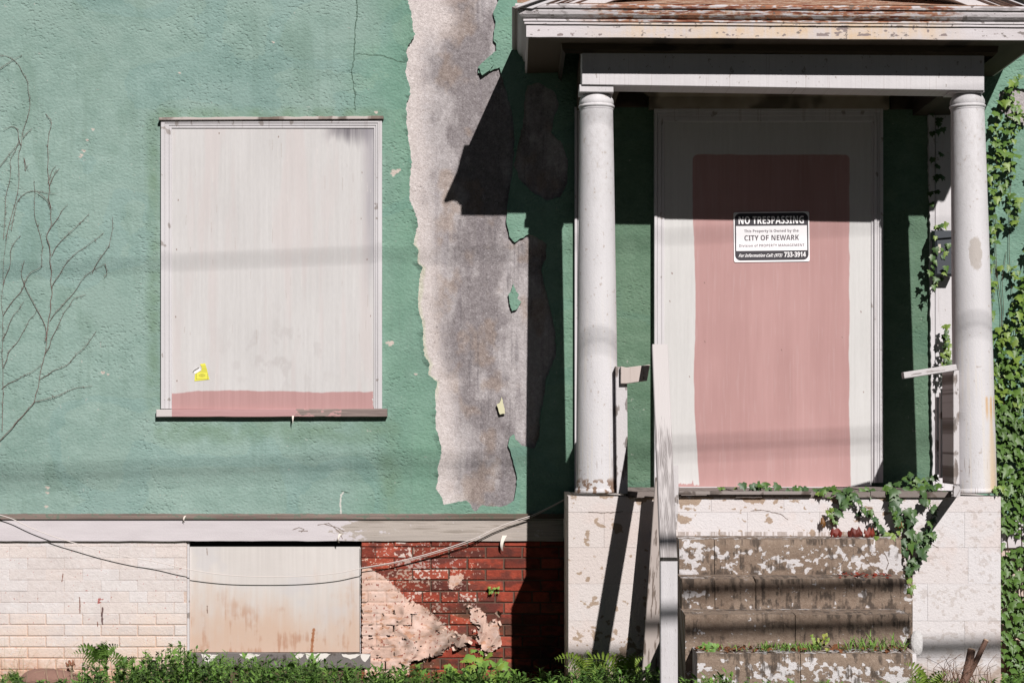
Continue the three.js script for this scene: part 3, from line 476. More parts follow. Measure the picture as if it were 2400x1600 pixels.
part('peeling_paint', sheet(paintRight, 2, (x, y) => 0.006 + 0.05 * crumple(x + 60, y) * sst(1420, 1470, y) + 0.004 * fbm(x / 7, y / 7, 3), 9, [830, 1310, 1190, 1620]), M.peel, house, 'ragged curl of paint hanging off the red bricks');
part('paint_flake', sheet([[1057, 1348], [1082, 1346], [1084, 1356], [1072, 1370], [1060, 1380], [1052, 1378], [1050, 1362]], 1.8, (x, y) => 0.004 + 0.004 * fbm(x / 8, y / 8, 2), 2, [830, 1310, 1190, 1620]), M.peel, house);

{ const q = rng(515), rim = [...paintLeft.slice(4, 18), ...paintRight];
  for (let i = 0; i < 46; i++) { const p = rim[Math.floor(q() * rim.length)], px = p[0] + (q() - 0.5) * 26, py = p[1] + (q() - 0.5) * 18, w = 5 + 11 * q(), hh = 6 + 13 * q(), a = q() * 6.28, cu = 0.8 + 1.6 * q(), se = q() * 90;
    part('paint_flake', gridMesh(4, 5, (u, v) => { const t = v * cu, lx = (u - 0.5) * w * (1 - 0.5 * v * noise(u * 4 + se, 2)) + 2 * noise(v * 3 + se, 5), ly = Math.sin(t) / cu * hh; return new THREE.Vector3(X(px + lx * Math.cos(a) - ly * Math.sin(a)), Y(py + lx * Math.sin(a) + ly * Math.cos(a)), 0.003 + (1 - Math.cos(t)) / cu * hh * K * 1.1); }), i % 3 ? M.flake : M.flakeBack, house); } }

// basement window
const bw = sub('basement_window', house);
part('board', bar(444, 1281, 845, 1528, -0.030, -0.05, { reg: REG.base, bevel: 0.001 }), M.base, bw, 'plywood board stained rusty brown along its foot');
part('frame', bar(437.5, 1270, 443, 1532, -0.012, -0.06, { reg: [0, 1000, 500, 1500] }), M.worn, bw); part('frame', bar(843, 1284, 846.5, 1532, -0.020, -0.06, { reg: [0, 1000, 500, 1500] }), M.worn, bw);
part('sill', slab([[440, 1531], ...ragged([[440, 1530], [868, 1531]], 20, 1.2, 61, false), [868, 1566], [440, 1564]], 0.022, -0.06, { bevel: 0.004, reg: [0, 1400, 500, 2000] }), std({ map: T.worn, color: '#8f8b88', bumpMap: rb(2, 1), bs: 0.003 }), bw, 'weathered grey sill with scraps of white paint');

for (const [fx, fy, fw, fh] of [[470, 1532, 40, 22], [560, 1532, 50, 12], [690, 1531, 24, 14], [715, 1531, 60, 22], [800, 1532, 46, 13], [845, 1533, 24, 18]]) part('paint_flake', slab(ragged([[fx, fy], [fx + fw, fy + 1], [fx + fw * 0.8, fy + fh * 0.5], [fx + fw * 0.45, fy + fh], [fx + fw * 0.1, fy + fh * 0.6]], 5, 1.6, fx), 0.0245, 0.018), M.flakeWhite, bw);

// boarded window
const wn = sub('window', house);
part('board', bar(400, 298, 879, 959, 0.012, -0.004, { reg: REG.win, bevel: 0.0012 }), M.win, wn, 'white plywood board with a pink strip along its foot');
const wreg = [0, 0, 1000, 1000];
const frameBars = [bar(376, 282, 385, 958, 0.030, 0.0005, { reg: wreg }), bar(385.4, 290, 395, 958, 0.024, 0.0005, { reg: wreg }), bar(395.6, 296, 401.5, 958, 0.019, 0.0005, { reg: wreg }),
  bar(885, 280, 895, 958, 0.030, 0.0005, { reg: wreg }), bar(880.5, 288, 884.6, 958, 0.024, 0.0005, { reg: wreg }), bar(876, 296, 880, 958, 0.019, 0.0005, { reg: wreg }),
  bar(376, 281, 895, 288, 0.0302, 0.001, { reg: wreg }), bar(385, 288.5, 886, 293.5, 0.0242, 0.001, { reg: wreg }), bar(395, 294, 880, 300, 0.0192, 0.001, { reg: wreg })];
part('frame', merge(frameBars), M.white, wn);
part('cap', slab([...ragged([[371, 275], [898, 271.5]], 15, 1.0, 62, false), [898, 278.5], [371, 281]], 0.046, 0, { bevel: 0.002, reg: wreg }), std({ map: T.worn, color: '#efe6df' }), wn);
part('sill', slab([[365, 959.5], [907, 957.5], ...ragged([[907, 976], [365, 977]], 30, 0.5, 63, false)], 0.042, 0, { bevel: 0.003, reg: wreg }), tex && std({ map: tex(1024, 64, [360, 955, 912, 980], (x, y, c) => { const s = fbm(x / 50, y / 3, 4), e = 692 + 20 * (fbm(y / 3, 2, 2) - 0.5); setc(c, [201, 155, 152]); let k = (s - 0.5) * 16; c[0] += k; c[1] += k; c[2] += k; if (x < 402) setc(c, [224, 214, 208]); if (x > e) { setc(c, [150 + (s - 0.5) * 60, 132 + (s - 0.5) * 56, 124 + (s - 0.5) * 50]); if (x < 800 && fbm(x / 12, y / 5 + 4, 4) > 0.55) setc(c, [202, 158, 154]); } }) }), wn, 'sill painted pink, bare grey wood at its right end');
{ const s = wn.children.find((o) => o.name.startsWith('sill')); uvReg(s.geometry, [360, 955, 912, 980], 0.04); }

// boarded doorway
const dr = sub('doorway', house);
part('board', bar(1556, 283, 2044, 1143, 0.042, 0.02, { reg: REG.door, bevel: 0.0012 }), M.door, dr, 'white plywood board with a large pink painted rectangle');
part('casing', merge([bar(1534, 256, 1541, 1141, 0.062, 0.001, { reg: wreg }), bar(1541.4, 262, 1551, 1141, 0.054, 0.001, { reg: wreg }), bar(1551.4, 270, 1557.5, 1141, 0.049, 0.001, { reg: wreg }),
  bar(2063, 256, 2071, 1131, 0.062, 0.001, { reg: wreg }), bar(2057, 262, 2062.6, 1131, 0.055, 0.001, { reg: wreg }), bar(2050, 266, 2056.6, 1131, 0.062, 0.001, { reg: wreg }), bar(2043, 272, 2049.6, 1131, 0.049, 0.001, { reg: wreg }),
  bar(1534, 254, 2071, 262, 0.0622, 0.001, { reg: wreg }), bar(1541, 262.5, 2063, 272, 0.0545, 0.001, { reg: wreg }), bar(1551, 272.5, 2050, 284, 0.0495, 0.001, { reg: wreg })]), M.white, dr);
{ // hood over the door: cove with returned ends on a plain board
  const path = [], prof = [[0.0, 254], [0.0, 226], [0.012, 222], [0.03, 216], [0.05, 210], [0.055, 204], [0.055, 198]];
  const xl = X(1522, 0.07), xr = X(2085, 0.07), v = [], tri = []; prof.forEach(([o, py]) => { const y = Y(py, 0.07); [[xl - o, 0.002], [xl - o, 0.07 + o], [xr + o, 0.07 + o], [xr + o, 0.002]].forEach(([x, z]) => v.push(x, y, z)); });
  for (let i = 0; i + 1 < prof.length; i++) for (let j = 0; j < 3; j++) { const a = i * 4 + j, b = a + 1, c = b + 4, d = a + 4; tri.push(a, b, c, a, c, d); } tri.push(0, 2, 1, 0, 3, 2);
  const g = new THREE.BufferGeometry(); g.setAttribute('position', new THREE.Float32BufferAttribute(v, 3)); g.setIndex(tri); const h = g.toNonIndexed(); h.computeVertexNormals(); part('hood', uvReg(h, wreg, 0.07), std({ map: T.dark, side: THREE.DoubleSide }), dr);
}
part('threshold', bar(1545, 1141, 2060, 1150, 0.11, 0.001, { reg: wreg }), M.worn, dr);

// ───────────── porch ─────────────
const FLOOR = Y(1157, 0.96);
const porch = thing('porch', 'white classical porch with two columns and a rusty pediment over the boarded doorway', 'porch', [X(1835, 0.9), FLOOR, 0.85]);
const breg = REG.beam;
part('architrave', slab([[1364, 96], [2308, 104], [2308, 212], [1364, 198]].reverse(), 0.93, 0.71, { bevel: 0.003, reg: breg }), M.white, porch);
uvReg(porch.children[0].geometry, [1300, -300, 1800, 200], 0.93);
{
  const ol = X(1364, 0.93), orr = X(2308, 0.93), yb = Y(199, 0.93), yt = Y(96, 0.93);
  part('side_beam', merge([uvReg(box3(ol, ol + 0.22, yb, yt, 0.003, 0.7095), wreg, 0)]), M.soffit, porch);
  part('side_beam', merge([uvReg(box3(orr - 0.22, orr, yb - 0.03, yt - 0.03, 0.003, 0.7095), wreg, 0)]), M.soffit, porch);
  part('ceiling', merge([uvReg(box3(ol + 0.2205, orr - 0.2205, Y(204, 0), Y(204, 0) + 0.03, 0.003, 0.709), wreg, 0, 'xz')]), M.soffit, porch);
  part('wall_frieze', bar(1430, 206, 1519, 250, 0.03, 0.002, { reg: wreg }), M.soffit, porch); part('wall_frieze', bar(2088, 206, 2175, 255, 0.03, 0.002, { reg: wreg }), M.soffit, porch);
}
// cornice: profiles carried round the three open sides
const FA = 1.15, cxl = X(1233.5, FA), cxr = X(2447, FA), cYb = Y(86, FA), slope = 0.0065;
function around(prof, mat, name, label, reg = REG.corn) {
  const v = [], tri = []; const N = 40, cols = N + 3;
  prof.forEach(([o, y]) => {
    const pts = [[cxl - o, 0.004]]; for (let i = 0; i <= N; i++) pts.push([cxl - o + (cxr - cxl + 2 * o) * i / N, FA + o]); pts.push([cxr + o, 0.004]);
    pts.forEach(([x, z], i) => { const wob = (i > 1 && i < cols - 2) ? 0.0022 * (noise(x * 9 + o * 40, y * 60) - 0.5) : 0; v.push(x, cYb + y - slope * (x - cxl) + wob, z + wob); });
  });
  for (let i = 0; i + 1 < prof.length; i++) for (let j = 0; j + 1 < cols; j++) { const a = i * cols + j, b = a + 1, c = b + cols, d = a + cols; tri.push(a, b, c, a, c, d); }
  const g = new THREE.BufferGeometry(); g.setAttribute('position', new THREE.Float32BufferAttribute(v, 3)); g.setIndex(tri); const h = g.toNonIndexed(); h.computeVertexNormals();
  return part(name, uvReg(h, reg, FA), mat, porch, label);
}
const dcorn = M.corn.clone(); dcorn.side = THREE.DoubleSide;
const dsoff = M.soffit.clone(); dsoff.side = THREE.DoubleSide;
const drust = M.rust.clone(); drust.side = THREE.DoubleSide;
around([[-0.012, -0.001], [0, 0], [0, 0.066], [-0.004, 0.067]], dcorn, 'fascia', 'white fascia stained orange by rust');
around([[-0.004, 0.067], [0.010, 0.070], [0.010, 0.080], [0.006, 0.082], [0.016, 0.085], [0.016, 0.095], [0.012, 0.098], [0.026, 0.104], [0.040, 0.118], [0.046, 0.134], [0.048, 0.146], [0.058, 0.150], [0.062, 0.162], [0.060, 0.172]], dcorn, 'crown_moulding', 'crown moulding with flaking paint and rust streaks');
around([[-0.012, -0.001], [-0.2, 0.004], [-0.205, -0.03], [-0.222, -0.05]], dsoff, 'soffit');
// sheet-metal skirt rising from the crown to the tympanum
{
  const g = gridMesh(60, 6, (u, v) => { const x = cxl - 0.05 + (cxr - cxl + 0.1) * u; return new THREE.Vector3(x, cYb + 0.172 + 0.105 * v - slope * (x - cxl) + 0.004 * (fbm(x * 6, v * 3, 3) - 0.5) - 0.010 * Math.sin(Math.PI * v) + 0.004 * sst(0.3, 0.0, v) * noise(x * 18, 2), FA + 0.062 - 0.27 * v); });
  const uv = g.attributes.uv; for (let i = 0; i < uv.count; i++) uv.setXY(i, uv.getX(i) * 2.4, uv.getY(i) * 0.9); part('metal_skirt', g, drust, porch, 'rusty sheet metal skirt at the foot of the pediment');
}
{ // raking cornices and the recessed tympanum
  const ax = 1850, L = [1207, 16], Rr = [2492, 30], m = 0.35, ay = (dy) => 16 - m * (ax - L[0]) + dy;
  const rake = (top, bot, dF, dB, mat, name, sl) => {
    const l = slab([[L[0] + top * sl, L[1] - 0], [ax, ay(top)], [ax, ay(bot)], [L[0] + bot / m, L[1] + 4]].reverse(), dF, dB, { bevel: 0.002, reg: [1000, -400, 1500, 100] });
    const mr = (Rr[1] - ay(0)) / (Rr[0] - ax);
    const r2 = slab([[ax, ay(top)], [Rr[0] - top * sl, Rr[1]], [Rr[0] - bot / mr, Rr[1] + 4], [ax, ay(bot)]].reverse(), dF, dB, { bevel: 0.002, reg: [1000, -400, 1500, 100] });
    part(name, l, mat, porch); part(name, r2, mat, porch);
  };
  rake(-12, 0, 1.235, 0.004, M.worn, 'roof_slope', 0.6);
  rake(0, 14, 1.212, 0.85, M.white, 'rake_moulding', 0.4); rake(14, 22, 1.195, 0.85, M.white, 'rake_moulding', 1.2); rake(22, 28, 1.18, 0.85, M.white, 'rake_moulding', 1.8); rake(28, 36, 1.17, 0.85, M.white, 'rake_moulding', 2); rake(36, 62, 1.155, 0.85, M.white, 'rake_board', 2);
  part('tympanum', slab([[1240, 30], [2470, 40], [ax, ay(20)]], 0.88, 0.80, { reg: [1000, -400, 1500, 100] }), std({ map: T.rust, color: '#e8d8cc' }), porch);
}
// columns
function column(pxTop, pxBot, mat, label) {
  const c = sub('column', porch), dc = 0.82, x = X(pxBot, dc), topY = Y(216, 0.90), h = topY - FLOOR, lean = Math.atan((X(pxBot, dc) - X(pxTop, dc)) / h);
  c.userData.label = label;
  const lathe = (pts, map) => { const g = new THREE.LatheGeometry(pts.map((p) => new THREE.Vector2(p[0], p[1])), 72, Math.PI); return g; };
  const shaft = []; const y0 = 0.028, y1 = h - 0.088; for (let i = 0; i <= 40; i++) { const t = i / 40; shaft.push([0.1205 - 0.0265 * Math.pow(t, 1.35), y0 + (y1 - y0) * t]); }
  const place = (g) => { g.rotateZ(lean); g.translate(x, FLOOR, dc); return g; };
  const fixUV = (g) => { const p = g.attributes.position, u = g.attributes.uv; for (let i = 0; i < p.count; i++) u.setY(i, clamp(p.getY(i) / h)); return g; };
  const dent = (g) => { const p = g.attributes.position; for (let i = 0; i < p.count; i++) { const a = Math.atan2(p.getX(i), p.getZ(i)), s = 1 + 0.010 * (fbm(a * 4 + 9, p.getY(i) * 9, 3) - 0.5); p.setX(i, p.getX(i) * s); p.setZ(i, p.getZ(i) * s); } g.computeVertexNormals(); return g; };
  part('shaft', place(fixUV(dent(lathe(shaft)))), mat, c);
  part('capital', place(fixUV(lathe([[0.093, y1 - 0.004], [0.0965, y1], [0.0965, y1 + 0.006], [0.094, y1 + 0.007], [0.101, y1 + 0.012], [0.1035, y1 + 0.018], [0.101, y1 + 0.024], [0.094, y1 + 0.026], [0.096, y1 + 0.030], [0.0985, y1 + 0.040], [0.096, y1 + 0.055], [0.088, y1 + 0.072], [0.074, y1 + 0.088], [0.05, y1 + 0.089]]))), mat, c);
  part('base', place(fixUV(lathe([[0.05, 0.0005], [0.126, 0.0005], [0.128, 0.010], [0.127, 0.020], [0.122, 0.028], [0.1, 0.03]]))), mat, c);
  const px0 = pxTop - 40, ab = slab([[px0, 215], [px0 + 80, 216], [px0 + 80, 199 + (pxTop > 2000 ? 12 : 0)], [px0, 198 + (pxTop > 2000 ? 10 : 0)]].map(([a, b]) => [a, b]), 0.917, 0.724, { bevel: 0.003, reg: [1000, -200, 1500, 300] });
  part('abacus', ab, M.white, c);
}
column(1398, 1400, M.colL, 'white column left of the doorway, beside the bare plaster');
column(2268, 2287, M.colR, 'white column right of the doorway, streaked with rust beside the ivy');
// pilasters on the wall behind the columns
part('pilaster', merge([bar(1347, 250, 1353, 1150, 0.035, 0.001, { reg: wreg }), bar(1354, 250, 1405, 1150, 0.028, 0.001, { reg: wreg })]), M.white, porch);
part('pilaster', merge([slab([...ragged([[2177, 255], [2181, 560], [2182, 800], [2188, 1150]], 9, 1.6, 71, false), [2192, 1150], [2192, 255]].reverse(), 0.035, 0.001, { reg: [1900, 0, 2400, 500] }), bar(2193.5, 255, 2250, 1150, 0.026, 0.001, { reg: [1900, 0, 2400, 500] })]), M.white, porch);

// ───────────── stoop ─────────────
const SF = 0.96;
const stoop = thing('stoop', 'stone stoop with flaking white paint carrying the porch and its steps', 'stoop', [X(1835, 1), 0, 0.9]);
part('core', merge([box3(X(1336, SF), X(2343, SF), -0.1, FLOOR - 0.02, 0.035, SF - 0.004)].map((g) => uvReg(g, REG.stoop, SF))), blockMat[2], stoop);
const cy = [1163, 1200, 1283, 1368, 1455, 1541, 1626], wob = (p) => p;
function block(a, b, c, d, mi) { part('block', bar(a + 0.12, b + 0.12, c - 0.12, d - 0.12, SF + (R() - 0.5) * 0.0016, SF - 0.19, { reg: REG.stoop, bevel: 0.0012 }), blockMat[mi % 3], stoop); }
const joints = [[1332, 1500, 1668, 1838, 2008, 2178, 2347], [1332, 1416, 1584, 1752, 1922, 2092, 2262, 2347], [1332, 1500, 1600, 2100, 2270, 2347], [1332, 1416, 1584, 2100, 2175, 2347], [1332, 1500, 1600, 2100, 2262, 2347], [1332, 1416, 1600, 2100, 2175, 2347]];
joints.forEach((js, k) => { for (let i = 0; i + 1 < js.length; i++) { if (js[i] === (k === 3 ? 1584 : 1600)) continue; block(js[i], cy[k], js[i + 1], cy[k + 1], i + k); } });
for (let k = 0; k < 6; k++) { // left flank, in courses
  const g = box3(X(1332, SF), X(1332, SF) + 0.03, Y(cy[k + 1], SF) + 0.001, Y(cy[k], SF) - 0.001, 0.035, SF - 0.192); part('flank_block', uvReg(g, REG.stoop, SF, 'zy'), blockMat[k % 3], stoop);
}
// floor boards
for (let i = 0; i < 12; i++) {
  const a = X(1470, SF) + i * (X(2230, SF) - X(1470, SF)) / 12, w = (X(2230, SF) - X(1470, SF)) / 12, e = 0.975 + (i === 0 ? 0.02 : i === 2 ? -0.03 : (R() - 0.5) * 0.012), dy = (R() - 0.5) * 0.006;
  const g = box3(a + 0.002, a + w - 0.002, FLOOR - 0.019, FLOOR + 0.012 + dy, 0.115, e); part('floor_board', uvReg(g, [1300 + i * 11, 900, 1800 + i * 11, 1400], SF, 'xz'), M.floor, stoop);
}
part('floor_edge', bar(1592, 1151, 1905, 1159, 1.0, 0.977, { reg: [1500, 1000, 2000, 1500] }), std({ map: T.worn, color: '#b9b2ac' }), stoop, 'loose warped grey edge board');
// steps, each of long slabs
const stepD = [0, 1.24, 1.52, 1.80, 2.08];
function stepSlab(x0, x1, y0, y1, z0, z1, seed, d) {
  const nx = Math.max(4, Math.round((x1 - x0) / 0.025)), g = new THREE.BoxGeometry(1, 1, 1, nx, 8, 4), p = g.attributes.position;
  for (let i = 0; i < p.count; i++) {
    let u = p.getX(i) + 0.5, v = p.getY(i) + 0.5, w = p.getZ(i) + 0.5; let x = x0 + (x1 - x0) * u, y = y0 + (y1 - y0) * v, z = z0 + (z1 - z0) * w;
    const f = w > 0.99, t = v > 0.99, e = 0.012;
    if (f && t) { z -= e * (0.6 + 0.5 * noise(x * 8 + seed, 3)); y -= e * (0.4 + 0.25 * noise(x * 9, seed)); }
    if (f && u < 0.001) x += 0.0015; if (f && u > 0.999) x -= 0.0015; if (f && t) { const ch = sst(0.6, 0.75, fbm(x * 14 + seed, 7, 3)); z -= 0.016 * ch; y -= 0.012 * ch; }
    if (f) z += 0.010 * (fbm(x * 7 + seed, y * 9, 3) - 0.5); if (t) y += 0.004 * (fbm(x * 6 + seed, z * 6, 3) - 0.5);
    p.setXYZ(i, x, y, z);
  }
  const h = g.toNonIndexed(); uvReg(h, REG.stoop, d, 'xz'); const q = g; q.computeVertexNormals(); uvReg(q, REG.stoop, d, 'xz'); return q;
}
const stepJ = [null, [1592, 1675, 2114], [1598, 1676, 1772, 2127], [1606, 1865, 2134], [1634, 1877, 2150]];
for (let s = 1; s <= 4; s++) {
  const st = sub('step', stoop), d = stepD[s]; const js = stepJ[s];
  for (let i = 0; i + 1 < js.length; i++) { const y1 = Y(stepTops[s], d); part('slab', stepSlab(X(js[i] + (i ? 0.2 : 0), d), X(js[i + 1] - 0.2, d), s >= 3 ? -0.05 : Y(stepTops[s + 1], stepD[s + 1]) - 0.05, y1, s === 1 ? SF + 0.003 : stepD[s - 1] - 0.25 > SF + 0.003 ? stepD[s - 1] - 0.25 : SF + 0.003, d, s * 13 + i * 5, d), M.stoop, st); }
}

// ───────────── railing remains ─────────────
const railL = thing('broken_railing', 'white railing post with a short rail stub, left of the doorway', 'railing', [X(1456, 0.95), FLOOR, 0.9], 'broken porch railings');
part('post', slab([[1443, 858], [1470, 862], [1472, 1157], [1446, 1157]].reverse(), 0.955, 0.62, { bevel: 0.003, reg: [1400, 800, 1600, 1300] }), M.worn, railL);
part('rail_stub', slab([[1455, 858], [1468, 861], [1524, 854], [1517, 892], [1469, 899], [1455, 899]].reverse(), 0.985, 0.957, { bevel: 0.003, reg: [1400, 600, 1900, 1100] }), std({ map: T.white, color: '#f2e6dc' }), railL);
const railR = thing('broken_railing', 'peeling railing post with a tilted rail stub, right of the doorway', 'railing', [X(2240, 0.95), FLOOR, 0.9], 'broken porch railings');
part('post', slab([[2235, 868], [2249, 868], [2250, 1135], [2236, 1135]].reverse(), 0.955, 0.66, { bevel: 0.003, reg: [2100, 800, 2300, 1300] }), M.worn, railR);
part('baluster', bar(2205, 920, 2214, 1120, 0.58, 0.54, { reg: [2100, 800, 2300, 1300] }), M.worn, railR);
part('baluster', bar(2196, 930, 2203, 1112, 0.30, 0.26, { reg: [2100, 800, 2300, 1300] }), M.worn, railR);
part('rail_stub', beam(P(2117, 880, 1.03), P(2240, 861, 0.975), 0.036, 0.04, new THREE.Vector3(0, 1, 0)), M.worn, railR);
part('bottom_rail', beam(P(2241, 1148, 0.945), P(2244, 1152, 1.26), 0.034, 0.055), M.worn, railR);

// handrail of the steps, the post under it, the plank leaning behind
const hr = single('stair_handrail', beam(P(1547, 812, 1.12), P(1567, 1311, 1.95), 0.088, 0.042), M.grey, 'weathered grey handrail plank slanting down in front of the steps', 'handrail');
{ // texture along its own length, painted end up
  const p = hr.geometry.attributes.position, uv = hr.geometry.attributes.uv, a = P(1547, 812, 1.12), b = P(1567, 1311, 1.95), L = a.distanceTo(b), d = b.clone().sub(a).normalize(), q = new THREE.Vector3();
  for (let i = 0; i < p.count; i++) { q.fromBufferAttribute(p, i).sub(a); uv.setXY(i, clamp((q.x - d.x * q.dot(d)) / 0.1 + 0.5), 1 - q.dot(d) / L); }
}
const np = single('stair_post', beam(P(1567, 1314, 1.905), P(1568, 1700, 1.905), 0.088, 0.07), M.post, 'white painted post standing under the lower end of the handrail', 'post');
single('baluster_stub', slab([[1577, 1093], [1590, 1090], [1591, 1170], [1587, 1240], [1579, 1240]].reverse(), 1.36, 1.33, { bevel: 0.002, reg: [1500, 900, 1700, 1400] }), M.worn, 'short white baluster stub showing just right of the handrail plank', 'baluster');
single('leaning_plank', beam(P(1556, 1120, 1.15), P(1518, 1680, 1.27), 0.094, 0.022), std({ map: T.worn, color: '#d9d0c8' }), 'grey plank with a knot leaning on the stoop behind the stair post', 'plank');

// ───────────── small things ─────────────
{ // no trespassing sign
  const c = document.createElement('canvas'); c.width = 1080; c.height = 708; const g = c.getContext('2d');
  const rrect = (x, y, w, h, r) => { g.beginPath(); g.moveTo(x + r, y); g.arcTo(x + w, y, x + w, y + h, r); g.arcTo(x + w, y + h, x, y + h, r); g.arcTo(x, y + h, x, y, r); g.arcTo(x, y, x + w, y, r); g.closePath(); };
  g.fillStyle = '#eceaec'; g.fillRect(0, 0, 1080, 708); g.fillStyle = '#2e2a31'; rrect(16, 16, 1048, 668, 80); g.fill(); g.fillStyle = '#e9e7ea'; g.fillRect(34, 196, 1012, 352);
  const text = (s, x, y, size, w, col, it) => { g.save(); g.font = `${it ? 'italic ' : ''}bold ${size}px sans-serif`; const m = g.measureText(s).width; g.translate(x, y); if (it) g.transform(1, 0, -0.18, 1, 0, 0); g.scale(w / m, 1); g.fillStyle = col; g.fillText(s, 0, 0); g.restore(); };
  text('NO TRESPASSING', 62, 168, 148, 950, '#f4f2f4'); text('This Property is Owned by the', 148, 288, 54, 780, '#5b4c55');
  text('CITY OF NEWARK', 146, 404, 104, 784, '#3f333b'); text('Division of PROPERTY MANAGEMENT', 70, 494, 54, 938, '#5b4c55');
  text('For Information Call: (973)', 62, 636, 62, 620, '#eeecee', true); text('733-3914', 714, 640, 96, 312, '#f4f2f4');
  const t = new THREE.CanvasTexture(c); t.colorSpace = THREE.SRGBColorSpace; t.anisotropy = 8;
  const w = 177 * K, h = 117 * K, r = 0.012, s = new THREE.Shape(); s.moveTo(-w / 2 + r, -h / 2); s.lineTo(w / 2 - r, -h / 2); s.quadraticCurveTo(w / 2, -h / 2, w / 2, -h / 2 + r); s.lineTo(w / 2, h / 2 - r); s.quadraticCurveTo(w / 2, h / 2, w / 2 - r, h / 2); s.lineTo(-w / 2 + r, h / 2); s.quadraticCurveTo(-w / 2, h / 2, -w / 2, h / 2 - r); s.lineTo(-w / 2, -h / 2 + r); s.quadraticCurveTo(-w / 2, -h / 2, -w / 2 + r, -h / 2);
  const geo = new THREE.ExtrudeGeometry(s, { depth: 0.002, bevelEnabled: true, bevelThickness: 0.0008, bevelSize: 0.0008, bevelOffset: -0.0008, bevelSegments: 1, curveSegments: 5 });
  const p = geo.attributes.position, uv = geo.attributes.uv; for (let i = 0; i < p.count; i++) uv.setXY(i, p.getX(i) / w + 0.5, p.getY(i) / h + 0.5);
  const m = single('warning_sign', geo, std({ map: t, roughness: 0.5 }), 'black and white no trespassing sign screwed to the pink boarded door', 'sign');
  m.position.set(X(1809, 0.046), Y(555, 0.046), 0.0445); m.rotation.z = 0.012;
}
{ // torn yellow notice
  const c = document.createElement('canvas'); c.width = 256; c.height = 320; const g = c.getContext('2d'); g.fillStyle = '#d6d24c'; g.fillRect(0, 0, 256, 320);
  g.strokeStyle = '#857d2c'; g.lineWidth = 7; g.strokeRect(40, 150, 180, 130); g.lineWidth = 6; for (const y of [60, 84, 108, 128]) { g.beginPath(); g.moveTo(110, y); g.lineTo(206, y); g.stroke(); } g.beginPath(); g.ellipse(130, 215, 46, 22, 0, 0, 7); g.stroke(); g.beginPath(); g.ellipse(130, 215, 22, 10, 0, 0, 7); g.stroke();
  const t = new THREE.CanvasTexture(c); t.colorSpace = THREE.SRGBColorSpace;
  const n = thing('paper_notice', 'torn yellow paper notice stuck low on the white window board', 'notice', [X(472), Y(872), 0.013]);
  part('sheet', slab([[468, 853], [480, 851], [484, 864], [490, 889], [473, 891], [455, 893], [456, 877], [464, 872], [471, 868], [472, 861]].reverse(), 0.0142, 0.0132, { reg: [453, 850, 492, 894] }), std({ map: t, roughness: 0.7 }), n);
  part('torn_flap', gridMesh(5, 5, (u, v) => { const a = v * 2.0, x = 456 + 15 * u, y = 877 - 9 * u; return new THREE.Vector3(X(x - 6 * Math.sin(a) * 0.5), Y(y - 9 * Math.sin(a)), 0.0145 + 0.010 * (1 - Math.cos(a))); }), std({ color: 0xe8e6ea, side: THREE.DoubleSide }), n, 'white back of the curled torn corner');
}
{ // slack cable across the front
  const pts = [[-260, 1120, 0.02], [-60, 1192, 0.06], [20, 1213, 0.065], [70, 1236, 0.065], [130, 1259, 0.065], [180, 1274, 0.066], [240, 1291, 0.068], [310, 1307, 0.068], [370, 1317, 0.068], [437, 1333, 0.066], [530, 1347, 0.056], [620, 1351, 0.05], [720, 1349, 0.05], [800, 1341, 0.05], [846, 1331, 0.05], [920, 1318, 0.05], [990, 1301, 0.05], [1060, 1280, 0.052], [1120, 1258, 0.056], [1165, 1236, 0.058], [1210, 1219, 0.06], [1245, 1208, 0.06], [1290, 1187, 0.06], [1330, 1166, 0.08]];
  const cb = thing('slack_cable', 'thin pale cable sagging across the foundation from the left edge to the porch', 'cable', [X(620), Y(1351), 0.05]);
  part('strand', tube(pts.map((p) => P(...p)), 0.0027, 160, 6), std({ color: 0xcfc6c2, roughness: 0.6 }), cb);
  part('strand', tube(pts.filter((p) => p[0] > 830).map((p, i, a) => P(p[0], p[1] + 1.5 + 3 * Math.sin(Math.PI * i / (a.length - 1)), p[2] - 0.006)), 0.0024, 70, 6), std({ color: 0xb9aea8, roughness: 0.6 }), cb);
}
{ // curls of paint hanging from the painted board
  const mt = std({ color: 0xd9cfc6, side: THREE.DoubleSide });
  for (const [px, py, s, l] of [[1183, 1262, 1.2, 'pale paint strip curling down from the water table over the red bricks'], [798, 1258, 0.7, 'thin paint strip hanging below the water table by the basement board'], [436, 1214, 0.6, 'small paint curl on the drip ledge above the basement board']])
    single('paint_curl', gridMesh(3, 14, (u, v) => { const y = py - 8 + 30 * s * (1 - v), k = 1 - v; return new THREE.Vector3(X(px + (u - 0.5) * 9 * s * (1 - 0.7 * k) - 6 * s * Math.sin(k * 2.4)), Y(y), 0.02 + 0.022 * Math.sin(k * 2.8) + 0.004 * u); }), mt, l, 'paint curl');
  single('paint_curl', gridMesh(2, 12, (u, v) => new THREE.Vector3(X(688 + (u - 0.5) * 5 * v), Y(974 + 20 * (1 - v)), 0.043 + 0.008 * Math.sin(v * 3))), mt, 'splinter of paint hanging from the window sill', 'paint curl');
}
{ // dark metal letter box behind the right column
  const lb = thing('letter_box', 'dark metal letter box on the pilaster behind the right column', 'letter box', [X(2215), Y(600), 0.03]);
  part('body', bar(2193, 546, 2238, 646, 0.13, 0.027, { bevel: 0.012 }), M.iron, lb);
  part('lid', slab([[2191, 540], [2240, 540], [2240, 556], [2191, 560]].reverse(), 0.145, 0.027, { bevel: 0.004 }), M.iron, lb);
  part('slot', bar(2200, 572, 2206, 592, 0.1325, 0.129, { bevel: 0 }), std({ color: 0xb9b2a4 }), lb);
}

